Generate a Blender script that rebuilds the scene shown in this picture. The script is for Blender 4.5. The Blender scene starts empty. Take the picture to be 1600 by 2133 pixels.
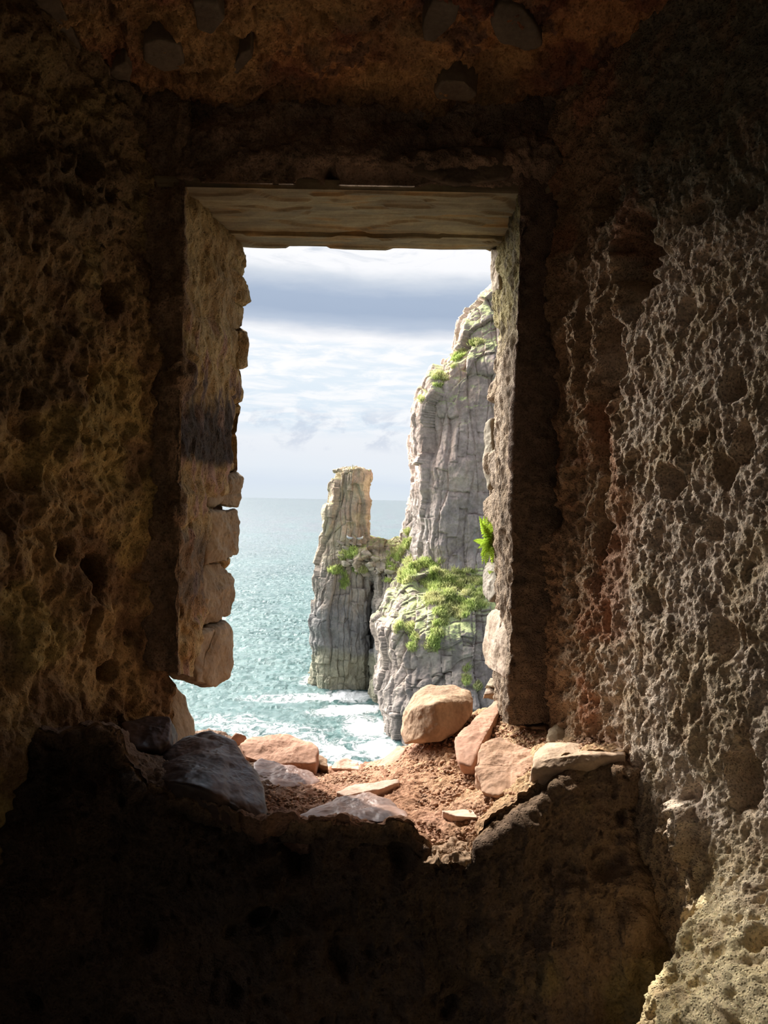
import bpy, bmesh, math, random
import numpy as np
from mathutils import Vector, Matrix

# ------------------------------------------------------------------ camera, sky, sun, exposure
S = bpy.context.scene
COL = S.collection
F = 1600.0                       # focal length in pixels of the 1600 x 2133 frame
HOR = 1041.0                     # row of the horizon at the centre column
PITCH = math.atan((1066.5 - HOR) / F)
ROLL = math.radians(1.1)

fwd = np.array([0, math.cos(PITCH), -math.sin(PITCH)])
rt0 = np.array([1.0, 0, 0]); up0 = np.cross(rt0, fwd)
rt = math.cos(ROLL) * rt0 + math.sin(ROLL) * up0
up = -math.sin(ROLL) * rt0 + math.cos(ROLL) * up0

cam_d = bpy.data.cameras.new('camera')
cam = bpy.data.objects.new('camera', cam_d); COL.objects.link(cam)
cam.matrix_world = Matrix(((rt[0], up[0], -fwd[0], 0), (rt[1], up[1], -fwd[1], 0), (rt[2], up[2], -fwd[2], 0), (0, 0, 0, 1)))
cam_d.sensor_fit = 'HORIZONTAL'; cam_d.sensor_width = 36.0; cam_d.lens = 36.0 * F / 1600.0
cam_d.clip_start = 0.02; cam_d.clip_end = 60000
S.camera = cam

S.view_settings.view_transform = 'Standard'
S.view_settings.look = 'None'
S.view_settings.exposure = 0.0
S.view_settings.gamma = 1.0
S.view_settings.use_curve_mapping = False
try:
    S.cycles.use_denoising = True
    S.cycles.max_bounces = 8
    S.cycles.diffuse_bounces = 5
    S.cycles.use_adaptive_sampling = True
    S.cycles.adaptive_threshold = 0.02
    S.cycles.sample_clamp_indirect = 6.0
    S.cycles.caustics_reflective = False
    S.cycles.caustics_refractive = False
except Exception:
    pass

SUN_AZ = math.radians(34.0)      # to the left of straight ahead
SUN_EL = math.radians(53.0)
SUN_STRENGTH = 5.8
to_sun = Vector((-math.sin(SUN_AZ) * math.cos(SUN_EL), math.cos(SUN_AZ) * math.cos(SUN_EL), math.sin(SUN_EL)))
sl = bpy.data.lights.new('sun', 'SUN'); sl.energy = SUN_STRENGTH; sl.angle = math.radians(0.6); sl.color = (1.0, 0.94, 0.85)
so = bpy.data.objects.new('sun', sl); COL.objects.link(so)
so.rotation_euler = to_sun.to_track_quat('Z', 'Y').to_euler(); so.location = (-3, 6, 8)


class NT:
    """short hand for building node trees"""
    def __init__(self, tree):
        self.t = tree; tree.nodes.clear()
    def n(self, typ, **kw):
        nd = self.t.nodes.new(typ)
        for k, v in kw.items():
            if k.startswith('i_'):
                key = k[2:].replace('_', ' ')
                nd.inputs[key].default_value = v
            else:
                setattr(nd, k, v)
        return nd
    def l(self, a, b):
        self.t.links.new(a, b)
    def math(self, op, a, b=None, c=None, clamp=False):
        nd = self.t.nodes.new('ShaderNodeMath'); nd.operation = op; nd.use_clamp = clamp
        for i, v in enumerate((a, b, c)):
            if v is None: continue
            if isinstance(v, (int, float)): nd.inputs[i].default_value = v
            else: self.l(v, nd.inputs[i])
        return nd.outputs[0]
    def mixc(self, f, a, b, mode='MIX'):
        nd = self.t.nodes.new('ShaderNodeMix'); nd.data_type = 'RGBA'; nd.blend_type = mode
        for i, v in ((0, f), (6, a), (7, b)):
            if isinstance(v, (int, float)): nd.inputs[i].default_value = v
            elif isinstance(v, tuple): nd.inputs[i].default_value = v if len(v) == 4 else (*v, 1)
            else: self.l(v, nd.inputs[i])
        return nd.outputs[2]
    def ramp(self, f, stops, interp='LINEAR'):
        nd = self.t.nodes.new('ShaderNodeValToRGB'); cr = nd.color_ramp; cr.interpolation = interp
        while len(cr.elements) > 1: cr.elements.remove(cr.elements[-1])
        cr.elements[0].position = stops[0][0]; cr.elements[0].color = (*stops[0][1], 1)
        for p, c in stops[1:]:
            e = cr.elements.new(p); e.color = (*c, 1)
        self.l(f, nd.inputs[0]); return nd.outputs[0]
    def maprange(self, v, a, b, c=0.0, d=1.0, smooth=True):
        nd = self.t.nodes.new('ShaderNodeMapRange'); nd.interpolation_type = 'SMOOTHSTEP' if smooth else 'LINEAR'
        self.l(v, nd.inputs[0])
        for i, x in enumerate((a, b, c, d)): nd.inputs[i + 1].default_value = x
        return nd.outputs[0]
    def noise(self, vec, scale, detail=6, rough=0.55, dist=0.0):
        nd = self.t.nodes.new('ShaderNodeTexNoise'); nd.inputs['Scale'].default_value = scale
        nd.inputs['Detail'].default_value = detail; nd.inputs['Roughness'].default_value = rough
        nd.inputs['Distortion'].default_value = dist
        self.l(vec, nd.inputs['Vector']); return nd.outputs[0]
    def mapping(self, vec, scale=(1, 1, 1), loc=(0, 0, 0), rot=(0, 0, 0)):
        nd = self.t.nodes.new('ShaderNodeMapping'); nd.inputs['Scale'].default_value = scale
        nd.inputs['Location'].default_value = loc; nd.inputs['Rotation'].default_value = rot
        self.l(vec, nd.inputs['Vector']); return nd.outputs[0]


SKY_GAIN = 1.0
SIDE_GLOW = 21.0
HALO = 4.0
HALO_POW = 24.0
W = bpy.data.worlds.new('sky'); S.world = W; W.use_nodes = True
g = NT(W.node_tree)
tc = g.n('ShaderNodeTexCoord'); gen = tc.outputs['Generated']
sep = g.n('ShaderNodeSeparateXYZ'); g.l(gen, sep.inputs[0])
z = sep.outputs[2]
wob = g.noise(g.mapping(gen, (3.5, 3.5, 16), (1.3, 0, 0.4)), 1.6, 6, 0.6)
wob2 = g.noise(g.mapping(gen, (6, 6, 30), (4.3, 2, 0.4)), 2.4, 8, 0.62, 0.5)
zz = g.math('ADD', z, g.math('MULTIPLY', g.math('SUBTRACT', wob, 0.5), 0.03))
zz = g.math('ADD', zz, g.math('MULTIPLY', sep.outputs[0], 0.02))
band = g.ramp(zz, [(0.0, (.74, .82, .89)), (.018, (.72, .80, .90)), (.035, (.80, .86, .93)), (.06, (.84, .88, .94)),
                   (.10, (.90, .93, .97)), (.16, (.97, .98, 1.0)), (.203, (.98, .98, 1.0)), (.217, (.52, .60, .73)),
                   (.235, (.40, .49, .64)), (.256, (.42, .51, .66)), (.272, (.66, .72, .81)), (.284, (.96, .97, 1.0)),
                   (.31, (1.0, 1.0, 1.02)), (.40, (.75, .80, .88)), (.55, (.55, .64, .80)), (1.0, (.50, .60, .78))])
# wisps of thin cloud with pale blue between
wisp = g.maprange(wob2, 0.40, 0.62)
blue = g.mixc(wisp, (.70, .84, .95), (1.06, 1.05, 1.04))
wm = g.math('MULTIPLY', g.maprange(zz, 0.07, 0.10), g.math('SUBTRACT', 1.0, g.maprange(zz, 0.19, 0.21)))
hi = g.maprange(zz, 0.272, 0.29)
c1 = g.mixc(g.math('MULTIPLY', wm, 0.6), band, g.mixc(1.0, band, blue, 'MULTIPLY'))
grey = g.noise(g.mapping(gen, (5, 5, 22), (9.3, 2, 0.4)), 2.2, 9, 0.6, 0.8)
c2 = g.mixc(g.math('MULTIPLY', hi, g.maprange(grey, 0.48, 0.72, 0.0, 0.75)), c1, (.60, .66, .75))
# little heap clouds above the horizon
cum = g.noise(g.mapping(gen, (9, 9, 14), (2.1, 0.7, 0.15)), 2.0, 8, 0.6, 0.3)
cz = g.math('MULTIPLY', g.maprange(z, 0.055, 0.075), g.math('SUBTRACT', 1.0, g.maprange(z, 0.10, 0.125)))
c3 = g.mixc(g.math('MULTIPLY', cz, g.maprange(cum, 0.50, 0.62, 0.0, 0.55)), c2, (.56, .63, .76))
c3 = g.mixc(g.math('MULTIPLY', cz, g.maprange(cum, 0.66, 0.72, 0.0, 0.8)), c3, (1, 1, 1))
low = g.maprange(z, -0.02, -0.001)
c4 = g.mixc(low, (.10, .12, .12), c3)
# thin cloud glowing round the sun
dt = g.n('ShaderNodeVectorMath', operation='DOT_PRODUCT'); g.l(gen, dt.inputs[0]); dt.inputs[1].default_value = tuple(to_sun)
glow = g.math('MULTIPLY', g.math('POWER', g.math('MAXIMUM', dt.outputs['Value'], 0.0), HALO_POW), HALO)
# glow added to the unseen sky on the left, to brighten the right wall
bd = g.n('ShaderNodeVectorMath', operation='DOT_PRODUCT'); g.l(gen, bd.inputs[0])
SIDE_GLOW_AZ, SIDE_GLOW_EL = math.radians(54), math.radians(30)
bd.inputs[1].default_value = (-math.sin(SIDE_GLOW_AZ) * math.cos(SIDE_GLOW_EL), math.cos(SIDE_GLOW_AZ) * math.cos(SIDE_GLOW_EL), math.sin(SIDE_GLOW_EL))
glow = g.math('ADD', glow, g.maprange(bd.outputs['Value'], math.cos(math.radians(36)), math.cos(math.radians(14)), 0.0, SIDE_GLOW))
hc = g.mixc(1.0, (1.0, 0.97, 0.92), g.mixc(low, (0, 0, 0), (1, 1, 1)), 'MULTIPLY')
hv = g.n('ShaderNodeVectorMath', operation='SCALE'); g.l(hc, hv.inputs[0]); g.l(glow, hv.inputs['Scale'])
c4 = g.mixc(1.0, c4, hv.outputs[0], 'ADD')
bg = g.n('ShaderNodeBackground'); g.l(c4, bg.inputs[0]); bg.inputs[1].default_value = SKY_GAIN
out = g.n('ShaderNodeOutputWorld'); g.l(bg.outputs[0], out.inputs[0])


# ------------------------------------------------------------------ helpers
def ray(px, py):
    x = (px - 800.0) / F; y = (1066.5 - py) / F
    return fwd + x * rt + y * up

def at(px, py, Y):
    """the point of the plane y = Y that stands behind this spot of the photograph"""
    d = ray(px, py); return d * (Y / d[1])

rng = np.random.RandomState(7)
PERM = np.concatenate([rng.permutation(256)] * 3).astype(np.int64)
GR = rng.normal(size=(256, 3)); GR /= np.linalg.norm(GR, axis=1)[:, None]
RND = rng.rand(256, 4)

def hsh(i, j, k):
    return PERM[PERM[PERM[i & 255] + (j & 255)] + (k & 255)]

def perlin(p):
    p = np.asarray(p, float); sh = p.shape[:-1]; p = p.reshape(-1, 3)
    i = np.floor(p).astype(np.int64); f = p - i
    u = f * f * f * (f * (f * 6 - 15) + 10)
    r = 0
    for a in (0, 1):
        wa = u[:, 0] if a else 1 - u[:, 0]
        for b in (0, 1):
            wb = u[:, 1] if b else 1 - u[:, 1]
            for c in (0, 1):
                wc = u[:, 2] if c else 1 - u[:, 2]
                gd = GR[hsh(i[:, 0] + a, i[:, 1] + b, i[:, 2] + c)]
                r = r + wa * wb * wc * ((f[:, 0] - a) * gd[:, 0] + (f[:, 1] - b) * gd[:, 1] + (f[:, 2] - c) * gd[:, 2])
    return (r * 1.6).reshape(sh)

def fbm(p, octv=4, gain=0.5, lac=2.03):
    p = np.asarray(p, float); r = 0; a = 1.0
    for o in range(octv):
        r = r + a * perlin(p * lac ** o + 17.3 * o); a *= gain
    return r

def ridge(p, octv=3, gain=0.5):
    p = np.asarray(p, float); r = 0; a = 1.0; t = 0
    for o in range(octv):
        r = r + a * (1 - np.abs(perlin(p * 2.03 ** o + 9.1 * o)) * 2.2); t += a; a *= gain
    return r / t

def worley(p, jitter=0.9):
    """F1, F2, and four random numbers of the nearest cell"""
    p = np.asarray(p, float); sh = p.shape[:-1]; p = p.reshape(-1, 3)
    i = np.floor(p).astype(np.int64)
    f1 = np.full(len(p), 9.0); f2 = np.full(len(p), 9.0); idc = np.zeros(len(p), np.int64)
    for a in (-1, 0, 1):
        for b in (-1, 0, 1):
            for c in (-1, 0, 1):
                h = hsh(i[:, 0] + a, i[:, 1] + b, i[:, 2] + c)
                q = i + (a, b, c) + 0.5 + jitter * (RND[h, :3] - 0.5)
                d = np.sqrt(((q - p) ** 2).sum(1))
                near = d < f1
                f2 = np.where(near, f1, np.minimum(f2, d))
                f1 = np.where(near, d, f1); idc = np.where(near, h, idc)
    return f1.reshape(sh), f2.reshape(sh), RND[(idc * 7 + 3) & 255].reshape(sh + (4,))

def sst(a, b, x):
    t = np.clip((x - a) / (b - a), 0, 1); return t * t * (3 - 2 * t)

def mixa(a, b, t):
    t = np.asarray(t)[..., None]
    return np.asarray(a) * (1 - t) + np.asarray(b) * t

def link(o, parent=None):
    COL.objects.link(o)
    if parent: o.parent = parent
    return o

def tag(o, label=None, cat=None, group=None, kind=None):
    if label: o['label'] = label
    if cat: o['category'] = cat
    if group: o['group'] = group
    if kind: o['kind'] = kind
    return o

def mesh_obj(name, co, quads, mat, parent=None, cols=None, smooth=True, tris=None, loc=None):
    co = np.asarray(co, float).reshape(-1, 3)
    if loc is not None: co = co - np.asarray(loc)
    me = bpy.data.meshes.new(name)
    faces = []
    nq = 0 if quads is None else len(quads)
    nt = 0 if tris is None else len(tris)
    me.vertices.add(len(co)); me.vertices.foreach_set('co', co.ravel())
    loops = []
    starts = []
    if nq:
        loops.append(np.asarray(quads).ravel()); starts.append(np.arange(nq) * 4)
    if nt:
        loops.append(np.asarray(tris).ravel()); starts.append(np.arange(nt) * 3 + nq * 4)
    loops = np.concatenate(loops); starts = np.concatenate(starts)
    me.loops.add(len(loops)); me.loops.foreach_set('vertex_index', loops.astype(np.int32))
    me.polygons.add(nq + nt); me.polygons.foreach_set('loop_start', starts.astype(np.int32))
    me.polygons.foreach_set('use_smooth', np.full(nq + nt, smooth))
    me.update(calc_edges=True); me.validate()
    if cols is not None:
        cols = np.asarray(cols, float).reshape(-1, 3)
        at_ = me.color_attributes.new('Col', 'FLOAT_COLOR', 'POINT')
        full = np.ones((len(me.vertices), 4)); full[:len(cols), :3] = np.clip(cols, 0, 1)
        at_.data.foreach_set('color', full.ravel())
    me.materials.append(mat)
    o = bpy.data.objects.new(name, me)
    if loc is not None: o.location = tuple(loc)
    return link(o, parent)

def grid_quads(nu, nv, wrap_u=False):
    u = np.arange(nu if wrap_u else nu - 1); v = np.arange(nv - 1)
    U, V = np.meshgrid(u, v, indexing='ij'); U2 = (U + 1) % nu
    return np.stack([U * nv + V, U2 * nv + V, U2 * nv + V + 1, U * nv + V + 1], -1).reshape(-1, 4)

def normals_of(P, flip=1):
    du = np.gradient(P, axis=0); dv = np.gradient(P, axis=1)
    n = np.cross(du, dv); n /= np.linalg.norm(n, axis=-1)[..., None] + 1e-12
    return n * flip

def sheet(name, P, disp, colf, mat, parent=None, flip=1, back=None):
    """grid of points pushed along its normal, with sides and a back so it is a solid mass"""
    N = normals_of(P, flip)
    nu, nv = P.shape[:2]
    d = disp(P)
    Q = P + N * d[..., None]
    C = colf(P, d)
    quads = grid_quads(nu, nv)
    co = Q.reshape(-1, 3); cols = C.reshape(-1, 3)
    if back is not None:
        idx = np.arange(nu * nv).reshape(nu, nv)
        ring = np.concatenate([idx[:, 0], idx[-1, 1:], idx[-2::-1, -1], idx[0, -2:0:-1]])
        extra = co[ring] + np.asarray(back)
        base = len(co)
        co = np.concatenate([co, extra, [extra.mean(0)]]); cols = np.concatenate([cols, cols[ring], [cols.mean(0)]])
        m = len(ring); k = np.arange(m)
        side = np.stack([ring[k], ring[(k + 1) % m], base + (k + 1) % m, base + k], -1)
        tri = np.stack([base + k, base + (k + 1) % m, np.full(m, base + m)], -1)
        return mesh_obj(name, co, np.concatenate([quads, side]), mat, parent, cols, tris=tri)
    return mesh_obj(name, co, quads, mat, parent, cols)

def cube_dirs(n):
    """points of a cube surface, welded, and its quads"""
    t = np.linspace(-1, 1, n)
    pts = []; quads = []
    base = 0
    for ax in range(3):
        for s in (-1, 1):
            A, B = np.meshgrid(t, t, indexing='ij')
            P = np.zeros((n, n, 3)); P[..., ax] = s
            P[..., (ax + 1) % 3] = A; P[..., (ax + 2) % 3] = B
            q = grid_quads(n, n) + base
            if s < 0: q = q[:, ::-1]
            pts.append(P.reshape(-1, 3)); quads.append(q); base += n * n
    pts = np.concatenate(pts); quads = np.concatenate(quads)
    key = np.round(pts * 4096).astype(np.int64)
    _, first, inv = np.unique(key, axis=0, return_index=True, return_inverse=True)
    return pts[first], inv.reshape(-1)[quads]

def mesh_normals(co, quads):
    n = np.cross(co[quads[:, 2]] - co[quads[:, 0]], co[quads[:, 3]] - co[quads[:, 1]])
    N = np.zeros_like(co)
    for k in range(4): np.add.at(N, quads[:, k], n)
    return N / (np.linalg.norm(N, axis=1)[:, None] + 1e-12)

_CD = {}
def hull_rock(name, pts, mat, colf, n=48, p=60, rough=0.004, freq=18.0, parent=None, crack=0.0, seed=0.0, extra=None):
    """a worn stone: the convex body of some corner points with rounded edges and a rough skin"""
    pts = np.asarray(pts, float)
    bm = bmesh.new()
    for q in pts: bm.verts.new(q)
    bmesh.ops.convex_hull(bm, input=bm.verts)
    bm.normal_update()
    c = pts.mean(0)
    pl = []
    for f in bm.faces:
        nn = np.array(f.normal); dd = nn @ (np.array(f.verts[0].co) - c)
        if dd < 0: nn = -nn; dd = -dd
        if dd > 1e-5: pl.append(nn / dd)
    bm.free()
    pl = np.unique(np.round(np.array(pl), 4), axis=0)
    if n not in _CD: _CD[n] = cube_dirs(n)
    D, Q = _CD[n]
    D = D / np.linalg.norm(D, axis=1)[:, None]
    k = np.clip(D @ pl.T, 0, None)
    m = k.max(1)
    r = 1.0 / (m * ((k / m[:, None]) ** p).sum(1) ** (1.0 / p))
    co = c + D * r[:, None]
    N = mesh_normals(co, Q)
    q = co * freq + seed
    d = rough * (fbm(q, 5, 0.55) + 0.5 * (ridge(q * 0.6 + 5, 3) - 0.6))
    if crack: 
        f1, f2, rr = worley(q * 0.35)
        d = d - crack * (1 - sst(0.0, 0.12, f2 - f1)) + crack * 1.4 * (rr[..., 0] - 0.5)
    if extra is not None: d = d + extra(co)
    co = co + N * d[:, None]
    return mesh_obj(name, co, Q, mat, parent, colf(co, d / max(rough, 1e-6)), loc=c)

def softbox(c8, n):
    """welded grid over a box with free corners; c8 ordered z, y, x binary"""
    if n not in _CD: _CD[n] = cube_dirs(n)
    D, Q = _CD[n]; t = (D + 1) / 2
    c8 = np.asarray(c8, float)
    P = 0
    for k in range(8):
        w = 1
        for a, b in ((0, k & 1), (1, (k >> 1) & 1), (2, (k >> 2) & 1)):
            w = w * (t[:, a] if b else 1 - t[:, a])
        P = P + w[:, None] * c8[k]
    return P, Q

# ------------------------------------------------------------------ materials
GAIN_IN = 1.5
def stone_mat(name, rough=0.9, fine=140.0, bump=0.5, dist=0.002, var=0.35, spec=0.3, rough_var=0.0, stretch=(1, 1, 1), pits=0.0):
    m = bpy.data.materials.new(name); m.use_nodes = True
    g = NT(m.node_tree)
    tc = g.n('ShaderNodeNewGeometry'); pos = g.mapping(tc.outputs['Position'], stretch)
    a = g.n('ShaderNodeAttribute'); a.attribute_name = 'Col'
    n1 = g.noise(pos, fine * 0.25, 7, 0.65)
    n2 = g.noise(pos, fine, 6, 0.7)
    f = g.math('ADD', g.maprange(n1, 0.3, 0.7, 1 - var, 1 + var, False), g.maprange(n2, 0.3, 0.7, -var * .5, var * .5, False))
    cc = g.n('ShaderNodeCombineColor')
    for i in range(3): g.l(f, cc.inputs[i])
    col = g.mixc(1.0, a.outputs['Color'], cc.outputs[0], 'MULTIPLY')
    b = g.n('ShaderNodeBsdfPrincipled')
    g.l(col, b.inputs['Base Color'])
    b.inputs['Specular IOR Level'].default_value = spec
    if rough_var:
        g.l(g.maprange(n1, 0.35, 0.65, max(rough - rough_var, .15), min(rough + rough_var, 1)), b.inputs['Roughness'])
    else: b.inputs['Roughness'].default_value = rough
    h = g.math('ADD', n1, g.math('MULTIPLY', n2, 0.6))
    if pits:
        v = g.n('ShaderNodeTexVoronoi'); v.inputs['Scale'].default_value = fine * 0.9; g.l(pos, v.inputs['Vector'])
        h = g.math('ADD', h, g.math('MULTIPLY', g.maprange(v.outputs['Distance'], 0.0, 0.5), pits))
    bp = g.n('ShaderNodeBump'); bp.inputs['Strength'].default_value = bump; bp.inputs['Distance'].default_value = dist
    g.l(h, bp.inputs['Height']); g.l(bp.outputs[0], b.inputs['Normal'])
    o = g.n('ShaderNodeOutputMaterial'); g.l(b.outputs[0], o.inputs[0])
    return m

M_wall = stone_mat('crusted_plaster', 0.95, 230, 0.9, 0.004, 0.30, 0.15, pits=0.8)
M_wallr = stone_mat('pitted_crust', 0.95, 260, 1.0, 0.004, 0.22, 0.2, pits=1.0)
M_rock = stone_mat('weathered_limestone', 0.85, 110, 0.6, 0.003, 0.18, 0.3)
M_wet = stone_mat('damp_polished_limestone', 0.48, 60, 0.4, 0.002, 0.25, 0.35, rough_var=0.14)
M_soil = stone_mat('red_soil', 0.95, 160, 1.0, 0.006, 0.22, 0.2, pits=0.5)
M_slab = stone_mat('lintel_slate', 0.9, 120, 0.5, 0.002, 0.15, 0.2)
M_cliff = stone_mat('sea_cliff_limestone', 0.9, 3.0, 0.8, 0.10, 0.30, 0.15)

def leaf_mat(name, c, c2=None, trans=0.4):
    m = bpy.data.materials.new(name); m.use_nodes = True
    g = NT(m.node_tree)
    ge = g.n('ShaderNodeNewGeometry')
    n = g.noise(ge.outputs['Position'], 3.0 if c2 is None else 0.5, 3)
    col = g.mixc(g.maprange(n, 0.35, 0.65), c, c2 or c)
    rr = g.math('MULTIPLY', ge.outputs['Random Per Island'], 0.5)
    col = g.mixc(rr, col, tuple(x * 0.5 for x in c))
    b = g.n('ShaderNodeBsdfDiffuse'); g.l(col, b.inputs[0])
    t = g.n('ShaderNodeBsdfTranslucent'); g.l(col, t.inputs[0])
    mx = g.n('ShaderNodeMixShader'); mx.inputs[0].default_value = trans
    g.l(b.outputs[0], mx.inputs[1]); g.l(t.outputs[0], mx.inputs[2])
    o = g.n('ShaderNodeOutputMaterial'); g.l(mx.outputs[0], o.inputs[0])
    return m
M_fern = leaf_mat('fern_green', (.25, .38, .035), (.34, .46, .05), 0.45)
M_grass = leaf_mat('cliff_grass', (.50, .60, .20), (.66, .62, .33), 0.4)
M_dry = leaf_mat('dry_grass', (.42, .36, .16), (.52, .44, .22), 0.3)

# ------------------------------------------------------------------ the room: crusted stone walls
def lin(*c):
    return np.array([(x / 255.0) ** 2.2 for x in c])

def pits(P, scale, rmin, rmax, depth, stretch=(1, 1, 1), prob=1.0, seed=0.0):
    """scattered rounded holes; each cell has a size of its own"""
    q = P * scale * np.asarray(stretch) + seed
    q = q + 0.22 * np.stack([perlin(q * 1.7), perlin(q * 1.7 + 31), perlin(q * 1.7 + 77)], -1)
    f1, f2, r = worley(q, 0.85)
    rad = rmin + (rmax - rmin) * r[..., 0] ** 2
    on = r[..., 1] < prob
    return -depth * on * (1 - sst(rad * 0.55, rad, f1)) * (0.5 + 0.5 * r[..., 2])

def holes(P, lst):
    """single large hollows or lumps: (x, y, z, rx, rz, depth)"""
    d = np.zeros(P.shape[:-1])
    wob = 0.35 * perlin(P * 22) + 0.2 * perlin(P * 60 + 7)
    for (c, rx, rz, dep) in lst:
        v = P - np.asarray(c)
        r = np.sqrt((v[..., 0] ** 2 + v[..., 1] ** 2) / rx ** 2 + v[..., 2] ** 2 / rz ** 2) + wob
        d = d - dep * (1 - sst(0.55, 1.05, r))
    return d

YI, YO = 1.60, 1.93             # inner face of the frame and outer face of the wall
XL1, XR1 = -0.425, 0.270        # inner lips of the opening
XL0, XR0 = -0.360, 0.275
ZT = 0.641                       # underside of the lintel

def right_x(y, zz):
    x = 0.335 + 0.466 * (1.6 - y)
    k = sst(-.46, -.62, zz)
    x = x - k * (.50 * np.clip(1.19 - y, 0, 1) + .48 * np.clip(-.50 - zz, 0, .4) * sst(1.22, 1.12, y))
    return x

def on_right(px, py):
    d = ray(px, py)
    y = 1.3
    for _ in range(12):
        p = d * (y / d[1]); x = p[0]
        y = y - (x - right_x(y, p[2])) / (d[0] / d[1] + 0.466)
    return d * (y / d[1])

def left_x(y, zz):
    return -0.488 - 0.466 * (1.6 - y)

def on_left(px, py):
    d = ray(px, py); k = d[0] / d[1]
    y = (-0.488 - 0.466 * 1.6) / (k - 0.466)
    return d * (y / d[1])

def vspan(a, b, c, d, n1, n2, n3):
    return np.concatenate([np.linspace(a, b, n1, endpoint=False), np.linspace(b, c, n2, endpoint=False), np.linspace(c, d, n3)])

# right splay
yy = vspan(1.66, 1.62, 1.02, 0.86, 6, 310, 30)
zz = vspan(-1.58, -0.86, 0.86, 1.25, 40, 690, 30)
Yg, Zg = np.meshgrid(yy, zz, indexing='ij')
P = np.stack([right_x(Yg, Zg), Yg, Zg], -1)
RH = [(on_right(1325, 545), .055, .085, .075), (on_right(1250, 420), .045, .05, .05), (on_right(1395, 1000), .028, .032, .04),
      (on_right(1270, 760), .035, .10, .05), (on_right(1250, 900), .03, .10, .05), (on_right(1245, 1080), .022, .09, .05),
      (on_right(1500, 1330), .03, .05, .02), (on_right(1545, 1630), .035, .055, .06), (on_right(1258, 1290), .018, .03, .03),
      (on_right(1205, 700), .018, .12, -.018), (on_right(1175, 950), .02, .10, -.015), (on_right(1530, 800), .02, .03, .03),
      (on_right(1550, 930), .02, .03, .03), (on_right(1590, 1960), .02, .035, .05), (on_right(1250, 1690), .02, .03, .04),
      (on_right(1430, 1730), .02, .05, -.03), (on_right(1410, 1680), .015, .012, -.025), (on_right(1480, 1100), .02, .02, .03),
      (on_right(1310, 640), .02, .03, .04), (on_right(1450, 440), .03, .02, .02), (on_right(1360, 260), .03, .03, .04)]
def disp_r(P):
    Wp = P + 0.010 * np.stack([perlin(P * 25), perlin(P * 25 + 50), perlin(P * 25 + 90)], -1)
    rgh = np.maximum(sst(1.34, 1.46, P[..., 1] + .03 * perlin(P * 9)), .8 * sst(-.50, -.60, P[..., 2]))
    d = (0.010 + .012 * rgh) * fbm(P * 4 + 3, 3) + (0.0045 + .006 * rgh) * fbm(Wp * 16, 3, 0.55)
    d = d + (0.0035 + .003 * rgh) * (ridge(Wp * np.array([30, 30, 18.]), 3, 0.6) - 0.6) * 2
    d = d + .0022 * (ridge(Wp * np.array([95, 95, 60.]), 2, 0.6) - 0.6) * 2
    d = d + pits(P, 14, .16, .50, .020, (1, 1, .75), .38) + pits(P, 34, .2, .5, .010, (1, 1, .7), .6, 5.0)
    d = d + pits(P, 72, .25, .5, .005, (1, 1, .6), .8, 9.0)
    return d + holes(P, RH)
def col_r(P, d):
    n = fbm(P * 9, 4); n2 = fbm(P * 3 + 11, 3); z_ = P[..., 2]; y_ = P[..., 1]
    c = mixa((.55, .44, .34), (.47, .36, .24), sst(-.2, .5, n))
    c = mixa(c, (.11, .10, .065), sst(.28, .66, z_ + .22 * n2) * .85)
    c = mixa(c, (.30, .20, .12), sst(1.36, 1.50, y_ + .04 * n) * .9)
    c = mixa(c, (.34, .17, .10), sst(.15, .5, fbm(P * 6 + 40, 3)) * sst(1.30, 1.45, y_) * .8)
    c = mixa(c, (.66, .53, .29), sst(-.48, -.62, z_) * .8 * sst(1.26, 1.18, y_ + .03 * n))  # sun patch brightness put into the colour as a paler yellow
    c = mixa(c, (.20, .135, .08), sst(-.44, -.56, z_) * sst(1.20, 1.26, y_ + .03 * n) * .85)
    c = mixa(c, (.24, .15, .09), sst(.2, .5, fbm(P * 22 + 4, 2)) * .5)
    return c * GAIN_IN
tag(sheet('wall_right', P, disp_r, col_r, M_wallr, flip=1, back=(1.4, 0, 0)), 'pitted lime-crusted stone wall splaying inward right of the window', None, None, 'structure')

# left splay
yy = vspan(1.66, 1.62, 1.16, 0.86, 6, 220, 30)
zz = vspan(-1.58, -0.62, 0.92, 1.25, 40, 560, 24)
Yg, Zg = np.meshgrid(yy, zz, indexing='ij')
P = np.stack([left_x(Yg, Zg), Yg, Zg], -1)
LH = [(on_left(200, 1195), .03, .05, .05), (on_left(130, 1145), .018, .025, .04), (on_left(190, 790), .02, .03, .03),
      (on_left(230, 620), .03, .04, .03), (on_left(190, 1320), .02, .05, .03), (on_left(240, 1400), .03, .025, .05),
      (on_left(70, 1000), .03, .03, .02), (on_left(310, 780), .018, .10, -.012), (on_left(60, 880), .04, .03, .02),
      (on_left(180, 330), .04, .05, .03), (on_left(150, 940), .03, .06, -.012)]
def disp_l(P):
    Wp = P + 0.012 * np.stack([perlin(P * 22), perlin(P * 22 + 50), perlin(P * 22 + 90)], -1)
    d = 0.022 * fbm(P * 5 + 23, 3) + 0.012 * fbm(Wp * 17, 3, 0.6)
    d = d + 0.006 * (ridge(Wp * np.array([24, 24, 15.]) + 3, 3, 0.6) - 0.6) * 2
    d = d + pits(P, 13, .15, .5, .020, (1, 1, .7), .5, 2.0) + pits(P, 32, .2, .5, .009, (1, 1, .7), .6, 6.0)
    return d + holes(P, LH)
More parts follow.
